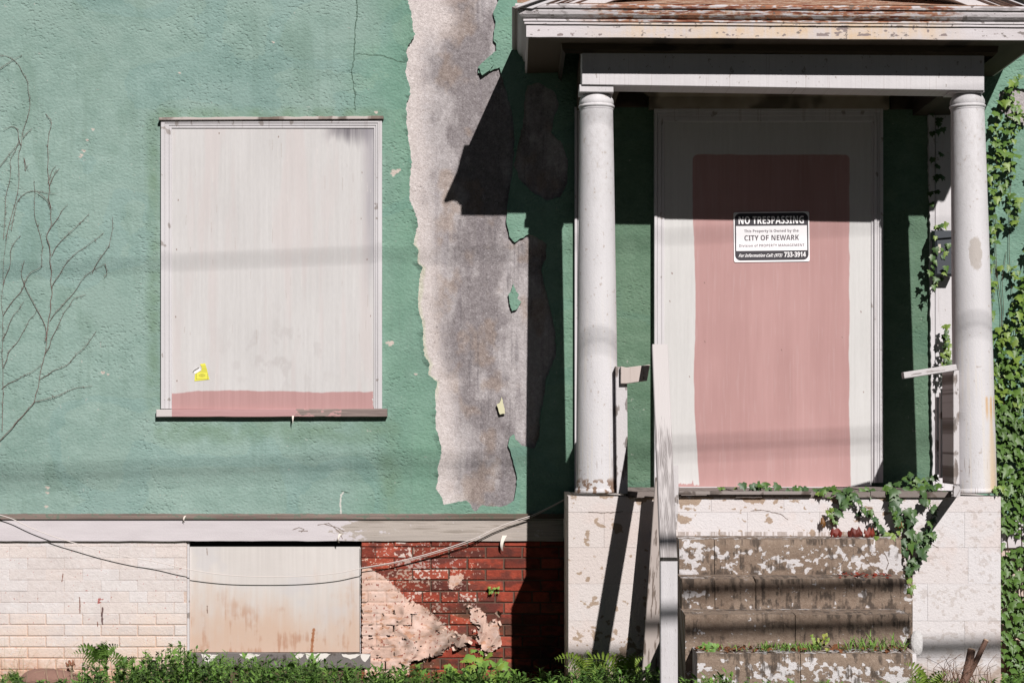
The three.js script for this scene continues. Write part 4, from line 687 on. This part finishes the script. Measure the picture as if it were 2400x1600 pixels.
// ───────────── overhead wires that draw the soft bands of shade ─────────────
{
  const cm = std({ color: 0x151515, roughness: 0.8 }), z0 = 8.4;
  const wire = (y0, y1, rad, label) => { // shadow heights on the wall at photo columns 0 and 1830
    const at = (px) => { const py = y0 + (y1 - y0) * px / 1830; return new THREE.Vector3(X(px) + 0.335 * z0, Y(py) + 0.741 * z0, z0); };
    const a = at(-5600), b = at(8000), n = 24, pts = []; for (let i = 0; i <= n; i++) { const t = i / n, q = a.clone().lerp(b, t); q.y += 0.5 * (4 * (t - 0.5) * (t - 0.5)) - 0.015; pts.push(q); }
    return single('overhead_wire', tube(pts, rad, 60, 8), cm, label, 'wire', 'overhead wires along the street');
  };
  wire(634, 551, 0.0068, 'overhead wire casting the faint band of shade across the window board');
  wire(1108, 1036, 0.0085, 'upper of two close overhead wires shading the wall low down'); wire(1134, 1062, 0.006, 'lower of two close overhead wires shading the wall low down');
  wire(1792, 1752, 0.034, 'thick overhead cable shading the second step'); wire(1950, 1900, 0.032, 'thick overhead cable shading the third step and the right pier');
}

// ───────────── vegetation ─────────────
const leafMat = (r, g, b, t = 0.25) => new THREE.MeshPhysicalMaterial({ color: new THREE.Color().setRGB(r, g, b), roughness: 0.55, side: THREE.DoubleSide, transmission: t, thickness: 0 });
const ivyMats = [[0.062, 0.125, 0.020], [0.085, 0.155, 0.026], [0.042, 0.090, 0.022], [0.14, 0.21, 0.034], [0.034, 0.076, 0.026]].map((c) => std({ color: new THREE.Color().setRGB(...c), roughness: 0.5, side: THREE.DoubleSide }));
function lobed(seed) { // an ivy leaf, 1 unit long, tip down, folded along its midrib
  const q = rng(seed), pts = [[0, 0.05], [0.22, 0.16], [0.5, 0.02], [0.33, -0.2], [0.42, -0.42], [0.18, -0.48], [0, -0.92]].map(([x, y]) => [x * (0.85 + 0.3 * q()), y * (0.9 + 0.2 * q())]);
  const z = (x, y) => -0.16 * Math.abs(x) - 0.18 * y * y + 0.05 * Math.sin(y * 5);
  const v = [], tri = []; const C = [0, -0.3]; v.push(C[0], C[1], 0.04);
  const ring = [...pts, ...pts.slice(1, -1).reverse().map(([x, y]) => [-x * (0.9 + 0.2 * q()), y])]; ring.forEach(([x, y]) => v.push(x, y, z(x, y)));
  for (let i = 0; i < ring.length; i++) tri.push(0, 1 + (i + 1) % ring.length, 1 + i);
  const g = new THREE.BufferGeometry(); g.setAttribute('position', new THREE.Float32BufferAttribute(v, 3)); g.setAttribute('uv', new THREE.Float32BufferAttribute(new Float32Array(v.length / 3 * 2), 2)); g.setIndex(tri); g.computeVertexNormals(); return g;
}
const ivyGeo = [1, 2, 3, 4, 5].map(lobed);
const E = new THREE.Euler(), Qn = new THREE.Quaternion(), V1 = new THREE.Vector3(), M4 = new THREE.Matrix4();
function leafAt(parent, px, py, d, size, { spread = 0.6, mats = ivyMats, name = 'leaf', tiltX = -0.5, turn = 0 } = {}) {
  const m = new THREE.Mesh(ivyGeo[Math.floor(R() * 5)], mats[Math.floor(R() * mats.length)]); m.name = numbered(name); m.castShadow = m.receiveShadow = true;
  m.position.copy(P(px, py, d)).sub(parent.position); m.rotation.set(tiltX + rr(-0.35, 0.35), rr(-0.5, 0.5), turn + rr(-spread, spread)); m.scale.setScalar(size); parent.add(m); return m;
}
{ // ivy on the wall right of the porch
  const ivy = thing('wall_ivy', 'green ivy climbing the stucco right of the porch columns', 'ivy', [X(2380), 0, 0.02]);
  const stemMat = std({ color: 0x4a3a28 }), stems = [];
  for (let i = 0; i < 9; i++) { const pts = []; let x = 2310 + i * 26; for (let y = 1640; y > 220 + 60 * Math.abs(Math.sin(i * 2.1)) + (i < 3 ? 280 : 0); y -= 70) { x += rr(-10, 10); pts.push(P(x, y, 0.012 + 0.008 * R())); } stems.push(tube(pts, 0.0035, 60, 5, 0.6)); }
  part('stem', merge(stems), stemMat, ivy);
  const spots = [];
  const left = [[2415, 120], [2392, 165], [2352, 205], [2338, 262], [2320, 320], [2315, 420], [2318, 560], [2318, 700], [2322, 900], [2326, 1100], [2340, 1180], [2348, 1640]];
  let guard = 0;
  while (spots.length < 1500 && guard++ < 60000) {
    const y = 160 + 1480 * Math.pow(R(), 0.85), x = rr(2290, 2520); if (x < lerpTable(left, y) + rr(-8, 8)) continue;
    const gap = -0.03 + fbm(x / 42 + 5, y / 70 + 2, 3) + (y < 560 && x > 2388 ? 0.22 : 0) + (x > 2338 && x < 2362 && y > 630 && y < 745 ? 0.16 : 0) + 0 - (y > 780 ? 0.2 : 0);
    if (gap > (y > 230 && y < 570 && x < 2390 ? 0.66 : 0.57)) continue;
    if (y > 1245 && y < 1292 && R() < 0.8) continue;
    if (spots.some((s) => Math.hypot(s[0] - x, s[1] - y) < 5.6)) continue; spots.push([x, y]);
  }
  spots.sort((a, b) => (a[0] > 2415) - (b[0] > 2415) || a[1] - b[1]);
  const rest = []; let made = 0;
  for (const [x, y] of spots) {
    const size = (0.026 + 0.042 * Math.pow(R(), 1.3)) * (y > 900 ? 1.12 : 1), d = rr(0.025, 0.075);
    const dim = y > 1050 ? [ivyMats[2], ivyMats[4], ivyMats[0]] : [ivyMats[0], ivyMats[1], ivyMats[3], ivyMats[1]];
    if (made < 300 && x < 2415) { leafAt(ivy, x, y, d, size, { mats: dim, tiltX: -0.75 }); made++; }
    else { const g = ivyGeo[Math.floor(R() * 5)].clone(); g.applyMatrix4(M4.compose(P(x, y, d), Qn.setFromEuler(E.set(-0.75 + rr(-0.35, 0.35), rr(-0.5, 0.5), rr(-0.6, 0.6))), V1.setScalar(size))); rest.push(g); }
  }
  const s = part('leaf_mass', merge(rest), ivyMats[0], ivy); s.userData.kind = 'stuff';
  for (let i = 0; i < 84; i++) { const t = R(), y = 515 + 440 * t; const dens = y < 700 || y > 760 ? 1 : 0.3; if (R() > dens) continue; leafAt(ivy, y < 710 ? rr(2183, 2226) : rr(2212, 2228), y, rr(0.05, 0.16), rr(0.032, 0.052), { mats: [ivyMats[0], ivyMats[2], ivyMats[3]] }); }
  for (let i = 0; i < 16; i++) leafAt(ivy, rr(2176, 2212), rr(255, 500), rr(0.04, 0.12), rr(0.04, 0.05), { mats: [ivyMats[2]] });
}
{ // ivy over the porch floor and down the steps
  const iv = thing('step_ivy', 'dark ivy trailing from the porch floor over the right end of the steps', 'ivy', [X(2100, 1), Y(1200, 1), 1]);
  const dark = [ivyMats[2], ivyMats[4], ivyMats[0], ivyMats[2]], lite = [ivyMats[1], ivyMats[3]];
  const runs = [[[[1985, 1150], [1978, 1175], [1962, 1200]], 9, 0.055, dark], [[[2010, 1160], [2020, 1185], [2015, 1200], [2042, 1190], [2054, 1220], [2066, 1236], [2074, 1246]], 14, 0.045, dark], [[[2095, 1150], [2100, 1175], [2095, 1205], [2110, 1215]], 17, 0.06, dark], [[[2120, 1190], [2142, 1205], [2135, 1222], [2108, 1232]], 10, 0.062, dark], [[[2165, 1150], [2178, 1175], [2186, 1205], [2176, 1238], [2188, 1252]], 15, 0.048, dark], [[[2128, 1240], [2150, 1255], [2140, 1275], [2165, 1262], [2155, 1295], [2142, 1320], [2136, 1332]], 26, 0.058, dark], [[[1940, 1190], [1946, 1205], [1955, 1215]], 4, 0.042, lite], [[[2052, 1252], [2080, 1255], [2105, 1250]], 9, 0.036, lite], [[[2120, 1340], [2128, 1356], [2138, 1380], [2142, 1396]], 8, 0.036, lite], [[[2116, 1260], [2120, 1300]], 5, 0.045, dark], [[[2172, 1260], [2185, 1245], [2176, 1270]], 5, 0.045, dark]];
  const stems = [];
  for (const [pts, n, s, mt] of runs) {
    stems.push(tube(pts.map(([x, y]) => P(x, y, SF + 0.02)), 0.002, 30, 5));
    for (let i = 0; i < n; i++) { const t = (i + R() * 0.8) / n * (pts.length - 1), k = Math.min(pts.length - 2, Math.floor(t)), f = t - k, x = pts[k][0] + (pts[k + 1][0] - pts[k][0]) * f + rr(-9, 9), y = pts[k][1] + (pts[k + 1][1] - pts[k][1]) * f + rr(-7, 7); leafAt(iv, x, y, SF + rr(0.02, 0.065) + (y > 1255 && x < 2118 ? 0.2 : 0) + (y > 1330 ? 0.1 : 0), s * rr(0.75, 1.2), { mats: mt, spread: 0.8 }); }
  }
  part('stem', merge(stems), std({ color: 0x4a3426 }), iv);
  for (const [x0, x1, y0, y1, d0, d1, n, s, mt] of [[1735, 1825, 1131, 1146, 0.86, 0.96, 12, 0.052, dark], [1845, 1930, 1140, 1152, 0.86, 0.97, 11, 0.048, dark], [1668, 1730, 1140, 1146, 0.9, 0.95, 5, 0.026, lite], [1925, 2065, 1141, 1164, 0.8, 1.0, 34, 0.05, dark], [1912, 1950, 1150, 1162, 0.95, 1.0, 6, 0.04, lite], [2070, 2210, 1130, 1160, 0.75, 0.98, 30, 0.05, dark], [2120, 2190, 1108, 1132, 0.6, 0.8, 12, 0.05, dark], [2335, 2360, 1140, 1160, 0.93, 0.98, 10, 0.045, lite]])
    for (let i = 0; i < n; i++) leafAt(iv, rr(x0, x1), rr(y0, y1), rr(d0, d1), s * rr(0.8, 1.15), { mats: mt, spread: 1.2, tiltX: -0.8 });
}
// dead leaves on the top tread
function curled(name, px, py, d, w, h, col, label, turn) {
  const g = gridMesh(8, 6, (u, v) => { const a = (u - 0.5) * 2.4, e = 1 - Math.pow(Math.abs(2 * u - 1), 3) * 0.5; return new THREE.Vector3(Math.sin(a) * w * 0.5, (v - 0.1) * h * e + 0.009 * Math.sin(u * 17 + px) + 0.006 * Math.sin(u * 31 + v * 4), Math.cos(a) * w * 0.35 * (0.6 + 0.4 * v) + 0.01 * Math.sin(v * 4)); });
  const m = single(name, g, std({ color: col, roughness: 0.6, side: THREE.DoubleSide }), label, 'leaf'); m.position.copy(P(px, py, d)); m.rotation.y = turn; m.rotation.z = rr(-0.15, 0.15); return m;
}
curled('dead_leaf', 1958, 1257, 1.1, 0.075, 0.05, 0x661d10, 'red curled dead leaf on the top step, left of the others', 0.3);
curled('dead_leaf', 2006, 1257, 1.1, 0.09, 0.052, 0x5a1c10, 'red curled dead leaf on the top step, middle of three', -0.2);
curled('dead_leaf', 2036, 1257, 1.12, 0.075, 0.05, 0x6e2412, 'red curled dead leaf on the top step, beside the ivy', 0.5);
curled('dead_leaf', 2106, 1236, 1.0, 0.05, 0.026, 0x7a4412, 'orange dead leaf caught in the dark ivy beside the top step', 0.2);
curled('dead_leaf', 1928, 1232, 0.99, 0.03, 0.05, 0x6e4a22, 'brown curled dead leaf hanging in front of the top riser', 0.9);
curled('dead_leaf', 164, 1560, 0.06, 0.06, 0.035, 0x7a4a34, 'brown dead leaf against the white brick above the rock', 0.4);

{ // bare creeper on the stucco, left
  const V = thing('bare_vine', 'leafless creeper stems spread over the green stucco left of the window', 'vine', [X(40), Y(1030), 0.004]);
  const runs = [
    [[-40, 1062], [0, 1032], [40, 985], [78, 942], [92, 888], [102, 840], [109, 792], [105, 765], [85, 724], [61, 677], [48, 640], [56, 610]],
    [[105, 800], [117, 724], [121, 687], [119, 636], [117, 595], [109, 554], [119, 528], [114, 443], [111, 392], [112, 334], [119, 286], [106, 266]],
    [[92, 888], [125, 868], [160, 850], [195, 815], [225, 775]], [[78, 942], [110, 935], [140, 925], [180, 908], [215, 904]], [[104, 830], [130, 775], [150, 730], [172, 700], [200, 690]],
    [[115, 752], [140, 720], [170, 690], [190, 655], [215, 635], [245, 618]], [[121, 672], [140, 640], [150, 622], [180, 590], [210, 570], [242, 545]], [[119, 600], [130, 580], [152, 556], [175, 534], [190, 520], [208, 500]],
    [[215, 640], [235, 605], [255, 575], [262, 540], [263, 508]], [[4, 1010], [5, 900], [5, 780], [3, 700], [6, 620], [14, 560]], [[5, 740], [30, 705], [50, 680], [70, 640], [95, 625], [98, 580], [88, 534], [80, 500], [78, 424]],
    [[5, 860], [20, 825], [40, 800], [60, 765], [80, 735], [85, 724]], [[3, 912], [20, 898], [50, 882], [78, 868], [100, 850]], [[6, 670], [20, 630], [24, 590], [36, 565], [48, 552]],
    [[12, 560], [20, 531], [37, 470], [44, 426], [42, 380], [48, 340], [56, 300], [68, 252], [64, 190], [41, 150], [17, 133], [-10, 128]], [[-20, 170], [0, 160], [26, 143], [50, 130]], [[48, 340], [40, 305], [30, 296], [6, 304]], [[52, 322], [66, 308], [75, 300]],
    [[26, 540], [40, 470], [64, 450], [90, 450], [132, 453]], [[7, 560], [10, 497], [20, 426], [24, 375], [44, 327]], [[88, 450], [110, 470], [116, 490]], [[113, 436], [125, 410], [138, 395]], [[112, 430], [122, 400], [130, 388]], [[119, 530], [135, 510], [158, 478]], [[-6, 396], [10, 375], [30, 350], [46, 335]],
    [[5, 795], [30, 740], [55, 705]], [[245, 618], [250, 640], [243, 650]], [[60, 400], [55, 370], [62, 395]],
  ];
  const mt = std({ color: 0x74605a, roughness: 0.9 });
  runs.forEach((r, i) => {
    const gs = [], wig = ragged(r, 22, 2.2, 400 + i, false), pts = wig.map(([x, y], k) => P(x, y, 0.004 + 0.012 * noise(k * 0.7 + i * 3, 5)));
    gs.push(tube(pts, i < 2 ? 0.0026 : 0.0017, Math.max(24, pts.length * 4), 5, 0.5));
    const c = new THREE.CatmullRomCurve3(pts), len = c.getLength(), n = Math.round(len / 0.022);
    for (let k = 0; k < n; k++) { const q = c.getPointAt(R()); const a = R() * 6.28, L = rr(0.005, 0.017); gs.push(tube([q, q.clone().add(new THREE.Vector3(Math.cos(a) * L * 0.5, Math.sin(a) * L * 0.5, 0.003)), q.clone().add(new THREE.Vector3(Math.cos(a + 0.4) * L, Math.sin(a + 0.4) * L, -0.001))], 0.0009, 3, 3)); }
    part('vine_stem', merge(gs), mt, V);
  });
}

// weeds along the foot of the wall
function blade(L, w, bend, n = 3) { // narrow leaf along +y, bending forward
  const v = [], tri = []; for (let i = 0; i <= n; i++) { const t = i / n, ww = w * Math.sin(Math.PI * Math.min(0.97, 0.12 + 0.88 * t)); const y = L * Math.sin(bend * t) / bend, z = L * (1 - Math.cos(bend * t)) / bend; v.push(-ww, y, z + ww * 0.35, 0, y, z, ww, y, z + ww * 0.35); }
  for (let i = 0; i < n; i++) { const a = i * 3; for (const o of [0, 1]) tri.push(a + o, a + o + 1, a + o + 4, a + o, a + o + 4, a + o + 3); }
  const g = new THREE.BufferGeometry(); g.setAttribute('position', new THREE.Float32BufferAttribute(v, 3)); g.setAttribute('uv', new THREE.Float32BufferAttribute(new Float32Array(v.length / 3 * 2), 2)); g.setIndex(tri); g.computeVertexNormals(); return g;
}
const bl = [blade(1, 0.17, 0.9), blade(1, 0.13, 1.3), blade(1, 0.21, 0.6)];
const put = (g, pos, yaw, pitch, roll, s) => { const h = g.clone(); h.applyMatrix4(M4.compose(pos, Qn.setFromEuler(E.set(pitch, yaw, roll, 'YXZ')), V1.setScalar(s))); return h; };
function weedPlant(out, x, z, h, leafL) { // upright herb with whorls of narrow toothed leaves
  const lean = [rr(-0.2, 0.2) * h, rr(-0.1, 0.25) * h], top = new THREE.Vector3(x + lean[0], h, z + lean[1]), base = new THREE.Vector3(x, -0.01, z);
  out.push(tube([base, base.clone().lerp(top, 0.5).add(new THREE.Vector3(rr(-0.01, 0.01), 0, 0)), top], 0.0026, 4, 4, 0.5));
  const n = Math.round(5 + h * 28);
  for (let i = 0; i < n; i++) { const t = 0.25 + 0.75 * (i + R() * 0.7) / n, p = base.clone().lerp(top, t), yaw = R() * 6.28, s = leafL * (1.15 - 0.55 * t) * rr(0.7, 1.25); out.push(put(bl[i % 3], p, yaw, rr(0.35, 1.15), rr(-0.3, 0.3), s)); if (i % 2) { out.push(put(bl[1], p, yaw + rr(0.5, 0.8), rr(0.5, 1.2), 0, s * 0.7)); out.push(put(bl[1], p, yaw - rr(0.5, 0.8), rr(0.5, 1.2), 0, s * 0.7)); } }
}
const weedTop = [[-100, 1592], [40, 1592], [70, 1606], [180, 1604], [200, 1560], [320, 1556], [345, 1530], [390, 1534], [420, 1506], [455, 1530], [480, 1545], [520, 1532], [560, 1540], [640, 1548], [720, 1545], [780, 1556], [850, 1566], [960, 1568], [1040, 1572], [1060, 1570], [1190, 1582], [1220, 1570], [1300, 1582], [1380, 1560], [1460, 1560], [1540, 1575], [1600, 1600], [1640, 1592], [1700, 1578], [1740, 1604], [2090, 1606], [2150, 1590], [2240, 1600], [2330, 1600], [2420, 1580]];
const weedMats = [std({ color: new THREE.Color().setRGB(0.095, 0.20, 0.03), roughness: 0.6, side: THREE.DoubleSide }), std({ color: new THREE.Color().setRGB(0.13, 0.24, 0.04), roughness: 0.6, side: THREE.DoubleSide }), std({ color: new THREE.Color().setRGB(0.065, 0.135, 0.024), roughness: 0.6, side: THREE.DoubleSide })];
{
  const lists = [[], [], []];
  for (let i = 0; i < 1150; i++) {
    const inFront = R(), px = rr(-150, 2500), d0 = 0.12 + 0.9 * inFront, d = px > 1320 && px < 1590 ? 1.05 + 0.6 * inFront : px >= 1590 && px < 2150 ? 2.25 + 0.4 * inFront : px >= 2150 && px < 2350 ? 1.05 + 0.6 * inFront : d0;
    const ty = lerpTable(weedTop, px, 0, 1) + rr(-14, 24) + 4 * inFront, h = Y(ty, d); if (h < 0.03) continue;
    weedPlant(lists[Math.floor(R() * 3)], X(px, d), d, h, rr(0.045, 0.075));
  }
  const names = ['mid green leafy weeds crowding the foot of the wall', 'bright green leafy weeds crowding the foot of the wall', 'dark green leafy weeds crowding the foot of the wall'];
  lists.forEach((l, i) => { const m = single('weeds', merge(l), weedMats[i], names[i], 'weeds'); m.userData.kind = 'stuff'; });
}
// feathery seedlings: rachis with pairs of leaflets
function seedling(name, label, px, d, fronds, mat, scale = 1) {
  const p0 = new THREE.Vector3(X(px, d), 0, d), t = thing(name, label, 'plant', [p0.x, 0, d]);
  part('stem', tube([p0, p0.clone().add(new THREE.Vector3(0.01, fronds[0][3] * 0.5, 0)), p0.clone().add(new THREE.Vector3(0, fronds[0][3], 0.01))], 0.004, 8, 5, 0.4), std({ color: 0x5a4a26 }), t);
  for (const [dx, dy, dz, h0, L] of fronds) {
    const a = p0.clone().add(new THREE.Vector3(0, h0, 0)), dir = new THREE.Vector3(dx, dy, dz).normalize(), b = a.clone().addScaledVector(dir, L * 0.55).add(new THREE.Vector3(0, 0.1 * L, 0)), c = a.clone().addScaledVector(dir, L).add(new THREE.Vector3(0, -0.12 * L, 0));
    const cv = new THREE.CatmullRomCurve3([a, b, c]), gs = [tube([a, b, c], 0.0015, 10, 4, 0.5)], n = 11;
    for (let i = 2; i <= n; i++) { const q = cv.getPointAt(i / n), tn = cv.getTangentAt(i / n), side = new THREE.Vector3(-tn.y, tn.x, 0.3).normalize(), l = L * 0.33 * Math.sin(Math.PI * Math.min(0.93, 0.2 + 0.75 * i / n)); for (const s of [1, -1]) { const dl = side.clone().multiplyScalar(s).addScaledVector(tn, 0.45).add(new THREE.Vector3(0, -0.25, 0.15)).normalize(), qq = new THREE.Quaternion().setFromUnitVectors(new THREE.Vector3(0, 1, 0), dl), h = bl[1].clone(); h.applyMatrix4(M4.compose(q, qq, V1.set(l * 0.9, l, l * 0.6))); gs.push(h); } }
    part('frond', merge(gs), mat, t);
  }
}
const fr = (n, h, L, seed) => { const q = rng(seed), o = []; for (let i = 0; i < n; i++) { const a = -1.2 + 2.4 * (i + 0.5) / n + (q() - 0.5) * 0.4; o.push([Math.sin(a), 0.55 + 0.5 * Math.cos(a) * q(), 0.2 + 0.4 * q(), h * (0.75 + 0.3 * q()), L * (0.8 + 0.4 * q())]); } return o; };
const ym = std({ color: new THREE.Color().setRGB(0.17, 0.25, 0.035), roughness: 0.6, side: THREE.DoubleSide }), gm2 = std({ color: new THREE.Color().setRGB(0.10, 0.19, 0.03), roughness: 0.6, side: THREE.DoubleSide }), om = std({ color: new THREE.Color().setRGB(0.22, 0.24, 0.035), roughness: 0.6, side: THREE.DoubleSide });
seedling('seedling', 'feathery seedling with drooping fronds below the white bricks', 232, 0.35, fr(8, 0.19, 0.17, 3), gm2);
seedling('seedling', 'small feathery seedling arching right beside the white bricks', 290, 0.4, fr(5, 0.15, 0.16, 8), gm2);
seedling('seedling', 'tall feathery seedling in front of the left stoop pier', 1455, 1.3, fr(7, 0.22, 0.20, 13), ym);
seedling('seedling', 'pale feathery seedling at the left corner of the stoop', 1370, 1.25, fr(6, 0.22, 0.17, 19), ym);
seedling('seedling', 'yellow green seedling at the right end of the bottom step', 2165, 2.3, fr(9, 0.25, 0.17, 23), ym);
seedling('seedling', 'yellow seedling below the cut stumps by the right pier', 2285, 1.9, fr(5, 0.12, 0.15, 29), om);
seedling('seedling', 'low green seedling at the bottom left corner', 30, 0.4, fr(6, 0.05, 0.10, 37), gm2);
{ // broad-leaved plants
  const broad = (px, d, h, n, s, label, mats, spreadX) => { const t = thing('broad_leaf_plant', label, 'plant', [X(px, d), 0, d]); const stems = []; for (let i = 0; i < n; i++) { const x = px + rr(-1, 1) * spreadX, k = 0.25 + 0.75 * R(), y = Y(0, 0) * 0 + h * k * (1 - 0.35 * Math.abs(x - px) / spreadX), p = new THREE.Vector3(X(x, d), y, d + rr(-0.1, 0.12)); stems.push(tube([new THREE.Vector3(X(px, d) + 0.3 * (p.x - X(px, d)), 0, d), p.clone().add(new THREE.Vector3(0, -0.02, -0.01)), p], 0.0018, 6, 4)); const m = new THREE.Mesh(ivyGeo[i % 5], mats[i % mats.length]); m.name = numbered('leaf'); m.position.copy(p).sub(t.position); m.rotation.set(-0.9 + rr(-0.4, 0.4), rr(-0.8, 0.8), rr(-0.9, 0.9)); m.scale.setScalar(s * rr(0.7, 1.3)); t.add(m); } part('stem', merge(stems), std({ color: 0x4c5a2a }), t); };
  broad(1115, 0.35, 0.24, 56, 0.062, 'bright broad leaved plant below the hanging paint curl', [weedMats[1], weedMats[1], ym], 70);
  broad(1615, 2.35, 0.16, 22, 0.05, 'small mixed plant beside the foot of the stair post', [weedMats[0], om, weedMats[2]], 40);
  broad(1540, 1.5, 0.20, 14, 0.055, 'dark leafy plant between the leaning plank and the stair post', [weedMats[2], om], 36);
  broad(1660, 2.42, 0.13, 36, 0.05, 'bright low plant in front of the bottom step', [weedMats[1], ym], 60);
}
{ // tuft on the brick wall
  const t = thing('wall_weed', 'tiny weed rooted in a joint of the red bricks', 'weed', [X(1152), Y(1384), 0.005]);
  for (let i = 0; i < 14; i++) leafAt(t, 1156 + rr(-13, 13), 1383 + rr(-8, 6), rr(0.01, 0.03), rr(0.014, 0.024), { mats: [weedMats[0], ym] });
}
{ // grass, litter and small plants on the third tread
  const tY = Y(stepTops[4], stepD[4]) + 0.002, gr = [], dry = [];
  for (let i = 0; i < 420; i++) { const c = R(), px = c < 0.62 ? rr(1775, 1925) : c < 0.85 ? rr(1960, 2125) : rr(1640, 2130), d = rr(1.84, 2.04); const L = px > 1990 ? rr(0.03, 0.11) : rr(0.02, 0.055); gr.push(put(blade(1, px > 1990 ? 0.035 : 0.06, rr(0.5, 1.6)), new THREE.Vector3(X(px, d), tY, d), R() * 6.28, rr(0, 0.5), 0, L)); }
  for (let i = 0; i < 200; i++) { const px = rr(1630, 2128), d = rr(1.84, 2.05); dry.push(put(ivyGeo[i % 5], new THREE.Vector3(X(px, d), tY + rr(0.004, 0.018), d), R() * 6.28, rr(-1.7, -0.6), rr(-0.5, 0.5), rr(0.014, 0.032))); }
  const a = single('grass', merge(gr), weedMats[1], 'green grass tufts growing along the third tread of the steps', 'grass'); a.userData.kind = 'stuff';
  const b = single('leaf_litter', merge(dry), std({ color: 0x6e4426, side: THREE.DoubleSide }), 'brown leaf litter lying along the third tread', 'leaf litter'); b.userData.kind = 'stuff';
  const t = thing('step_plant', 'small round leaved plant at the left end of the third tread', 'plant', [X(1668, 2), tY, 1.95]); for (let i = 0; i < 22; i++) leafAt(t, 1668 + rr(-26, 26), 1520 + rr(-14, 6), rr(1.9, 2.02), rr(0.02, 0.034), { mats: [weedMats[0], weedMats[1]] });
  const u = thing('step_plant', 'yellow flowering weed on the third tread below the knotted stems', 'plant', [X(1925, 2), tY, 1.95]); for (let i = 0; i < 18; i++) leafAt(u, 1922 + rr(-20, 20), 1500 + rr(-14, 20), rr(1.9, 2.02), rr(0.018, 0.03), { mats: [om, ym] });
  const red = []; for (let i = 0; i < 60; i++) { const px = rr(1965, 2085), d = rr(1.27, 1.5); red.push(put(ivyGeo[i % 5], new THREE.Vector3(X(px, d), Y(stepTops[2], 1.52) + rr(0.002, 0.02), d), R() * 6.28, rr(-1.7, -0.9), 0, rr(0.012, 0.03))); }
  const c2 = single('leaf_litter', merge(red), std({ color: 0x7a2c1a, side: THREE.DoubleSide }), 'red leaf litter in the corner of the second tread', 'leaf litter'); c2.userData.kind = 'stuff';
}
{ // cut stumps and dry twigs by the right pier
  const sm = std({ map: T.worn, color: '#8a6c5c' }), em = std({ color: 0xb39b86 });
  for (const [a, b, r, l] of [[[2262, 1600, 1.5], [2312, 1500, 1.45], 0.016, 'taller slanting cut stump beside the right pier'], [[2258, 1610, 1.6], [2278, 1524, 1.5], 0.024, 'short thick cut stump left of the taller one']]) {
    const A = P(...a), B = P(...b), s = thing('cut_stump', l, 'stump', [A.x, A.y, A.z]), ax = B.clone().sub(A).normalize(); part('stem', tube([A, A.clone().lerp(B, 0.5).add(new THREE.Vector3(0.003, 0, 0)), B], r, 12, 10, 0.1), sm, s);
    const disc = new THREE.CylinderGeometry(r * 0.9, r * 0.9, 0.006, 12); disc.applyQuaternion(new THREE.Quaternion().setFromUnitVectors(new THREE.Vector3(0, 1, 0), ax)); disc.translate(B.x, B.y, B.z); part('cut_end', disc, em, s);
  }
  const tw = []; for (let i = 0; i < 42; i++) { const p = P(rr(2190, 2330), 1600, rr(1.3, 1.8)), h = rr(0.05, 0.16); tw.push(tube([p, p.clone().add(new THREE.Vector3(rr(-0.04, 0.04), h * 0.6, rr(-0.02, 0.02))), p.clone().add(new THREE.Vector3(rr(-0.1, 0.1), h, 0))], 0.0018, 5, 4, 0.5)); }
  const m = single('dry_twigs', merge(tw), std({ color: 0x6a4a38 }), 'tangle of dry brown twigs around the cut stumps', 'twigs'); m.userData.kind = 'stuff';
  const dg = []; for (let i = 0; i < 26; i++) { const px = i < 12 ? rr(10, 70) : rr(110, 190), d = rr(0.1, 0.3), p = new THREE.Vector3(X(px, d), -0.01, d), h = rr(0.1, 0.34); dg.push(tube([p, p.clone().add(new THREE.Vector3(rr(-0.03, 0.03), h * 0.6, 0)), p.clone().add(new THREE.Vector3(rr(-0.12, 0.12), h, 0.02))], 0.0012, 8, 4, 0.7)); }
  const q = single('dry_grass', merge(dg), std({ color: 0xb0a488 }), 'thin pale grass stalks before the white bricks', 'grass'); q.userData.kind = 'stuff';
}
{ // rubble and rocks at the foot of the wall
  for (const [px, py, d, w, h, l] of [[118, 1594, 0.14, 0.19, 0.07, 'pinkish brown rock at the foot of the white bricks'], [330, 1592, 0.12, 0.06, 0.06, 'broken reddish brick lump between the weeds'], [2149, 1508, 1.86, 0.034, 0.07, 'white painted lump of stone at the right end of the third step']]) {
    const g = new THREE.IcosahedronGeometry(1, l.startsWith('white') ? 1 : 4), p = g.attributes.position; for (let i = 0; i < p.count; i++) { const x = p.getX(i), y = p.getY(i), z = p.getZ(i), s = 1 + 0.35 * (fbm(x * 1.6 + px, y * 1.6 + z * 1.3, 4) - 0.5); p.setXYZ(i, x * s * w, y * s * h, z * s * w * 0.6); } g.computeVertexNormals();
    const m = single('rock', g, l.startsWith('white') ? std({ color: 0xcccaca, bumpMap: rb(1, 1), bs: 0.004 }) : std({ color: 0x8a6a5e, bumpMap: rb(1, 1), bs: 0.006 }), l, 'rock'); m.position.copy(P(px, py, d));
  }
}
renderer.render(scene, camera);
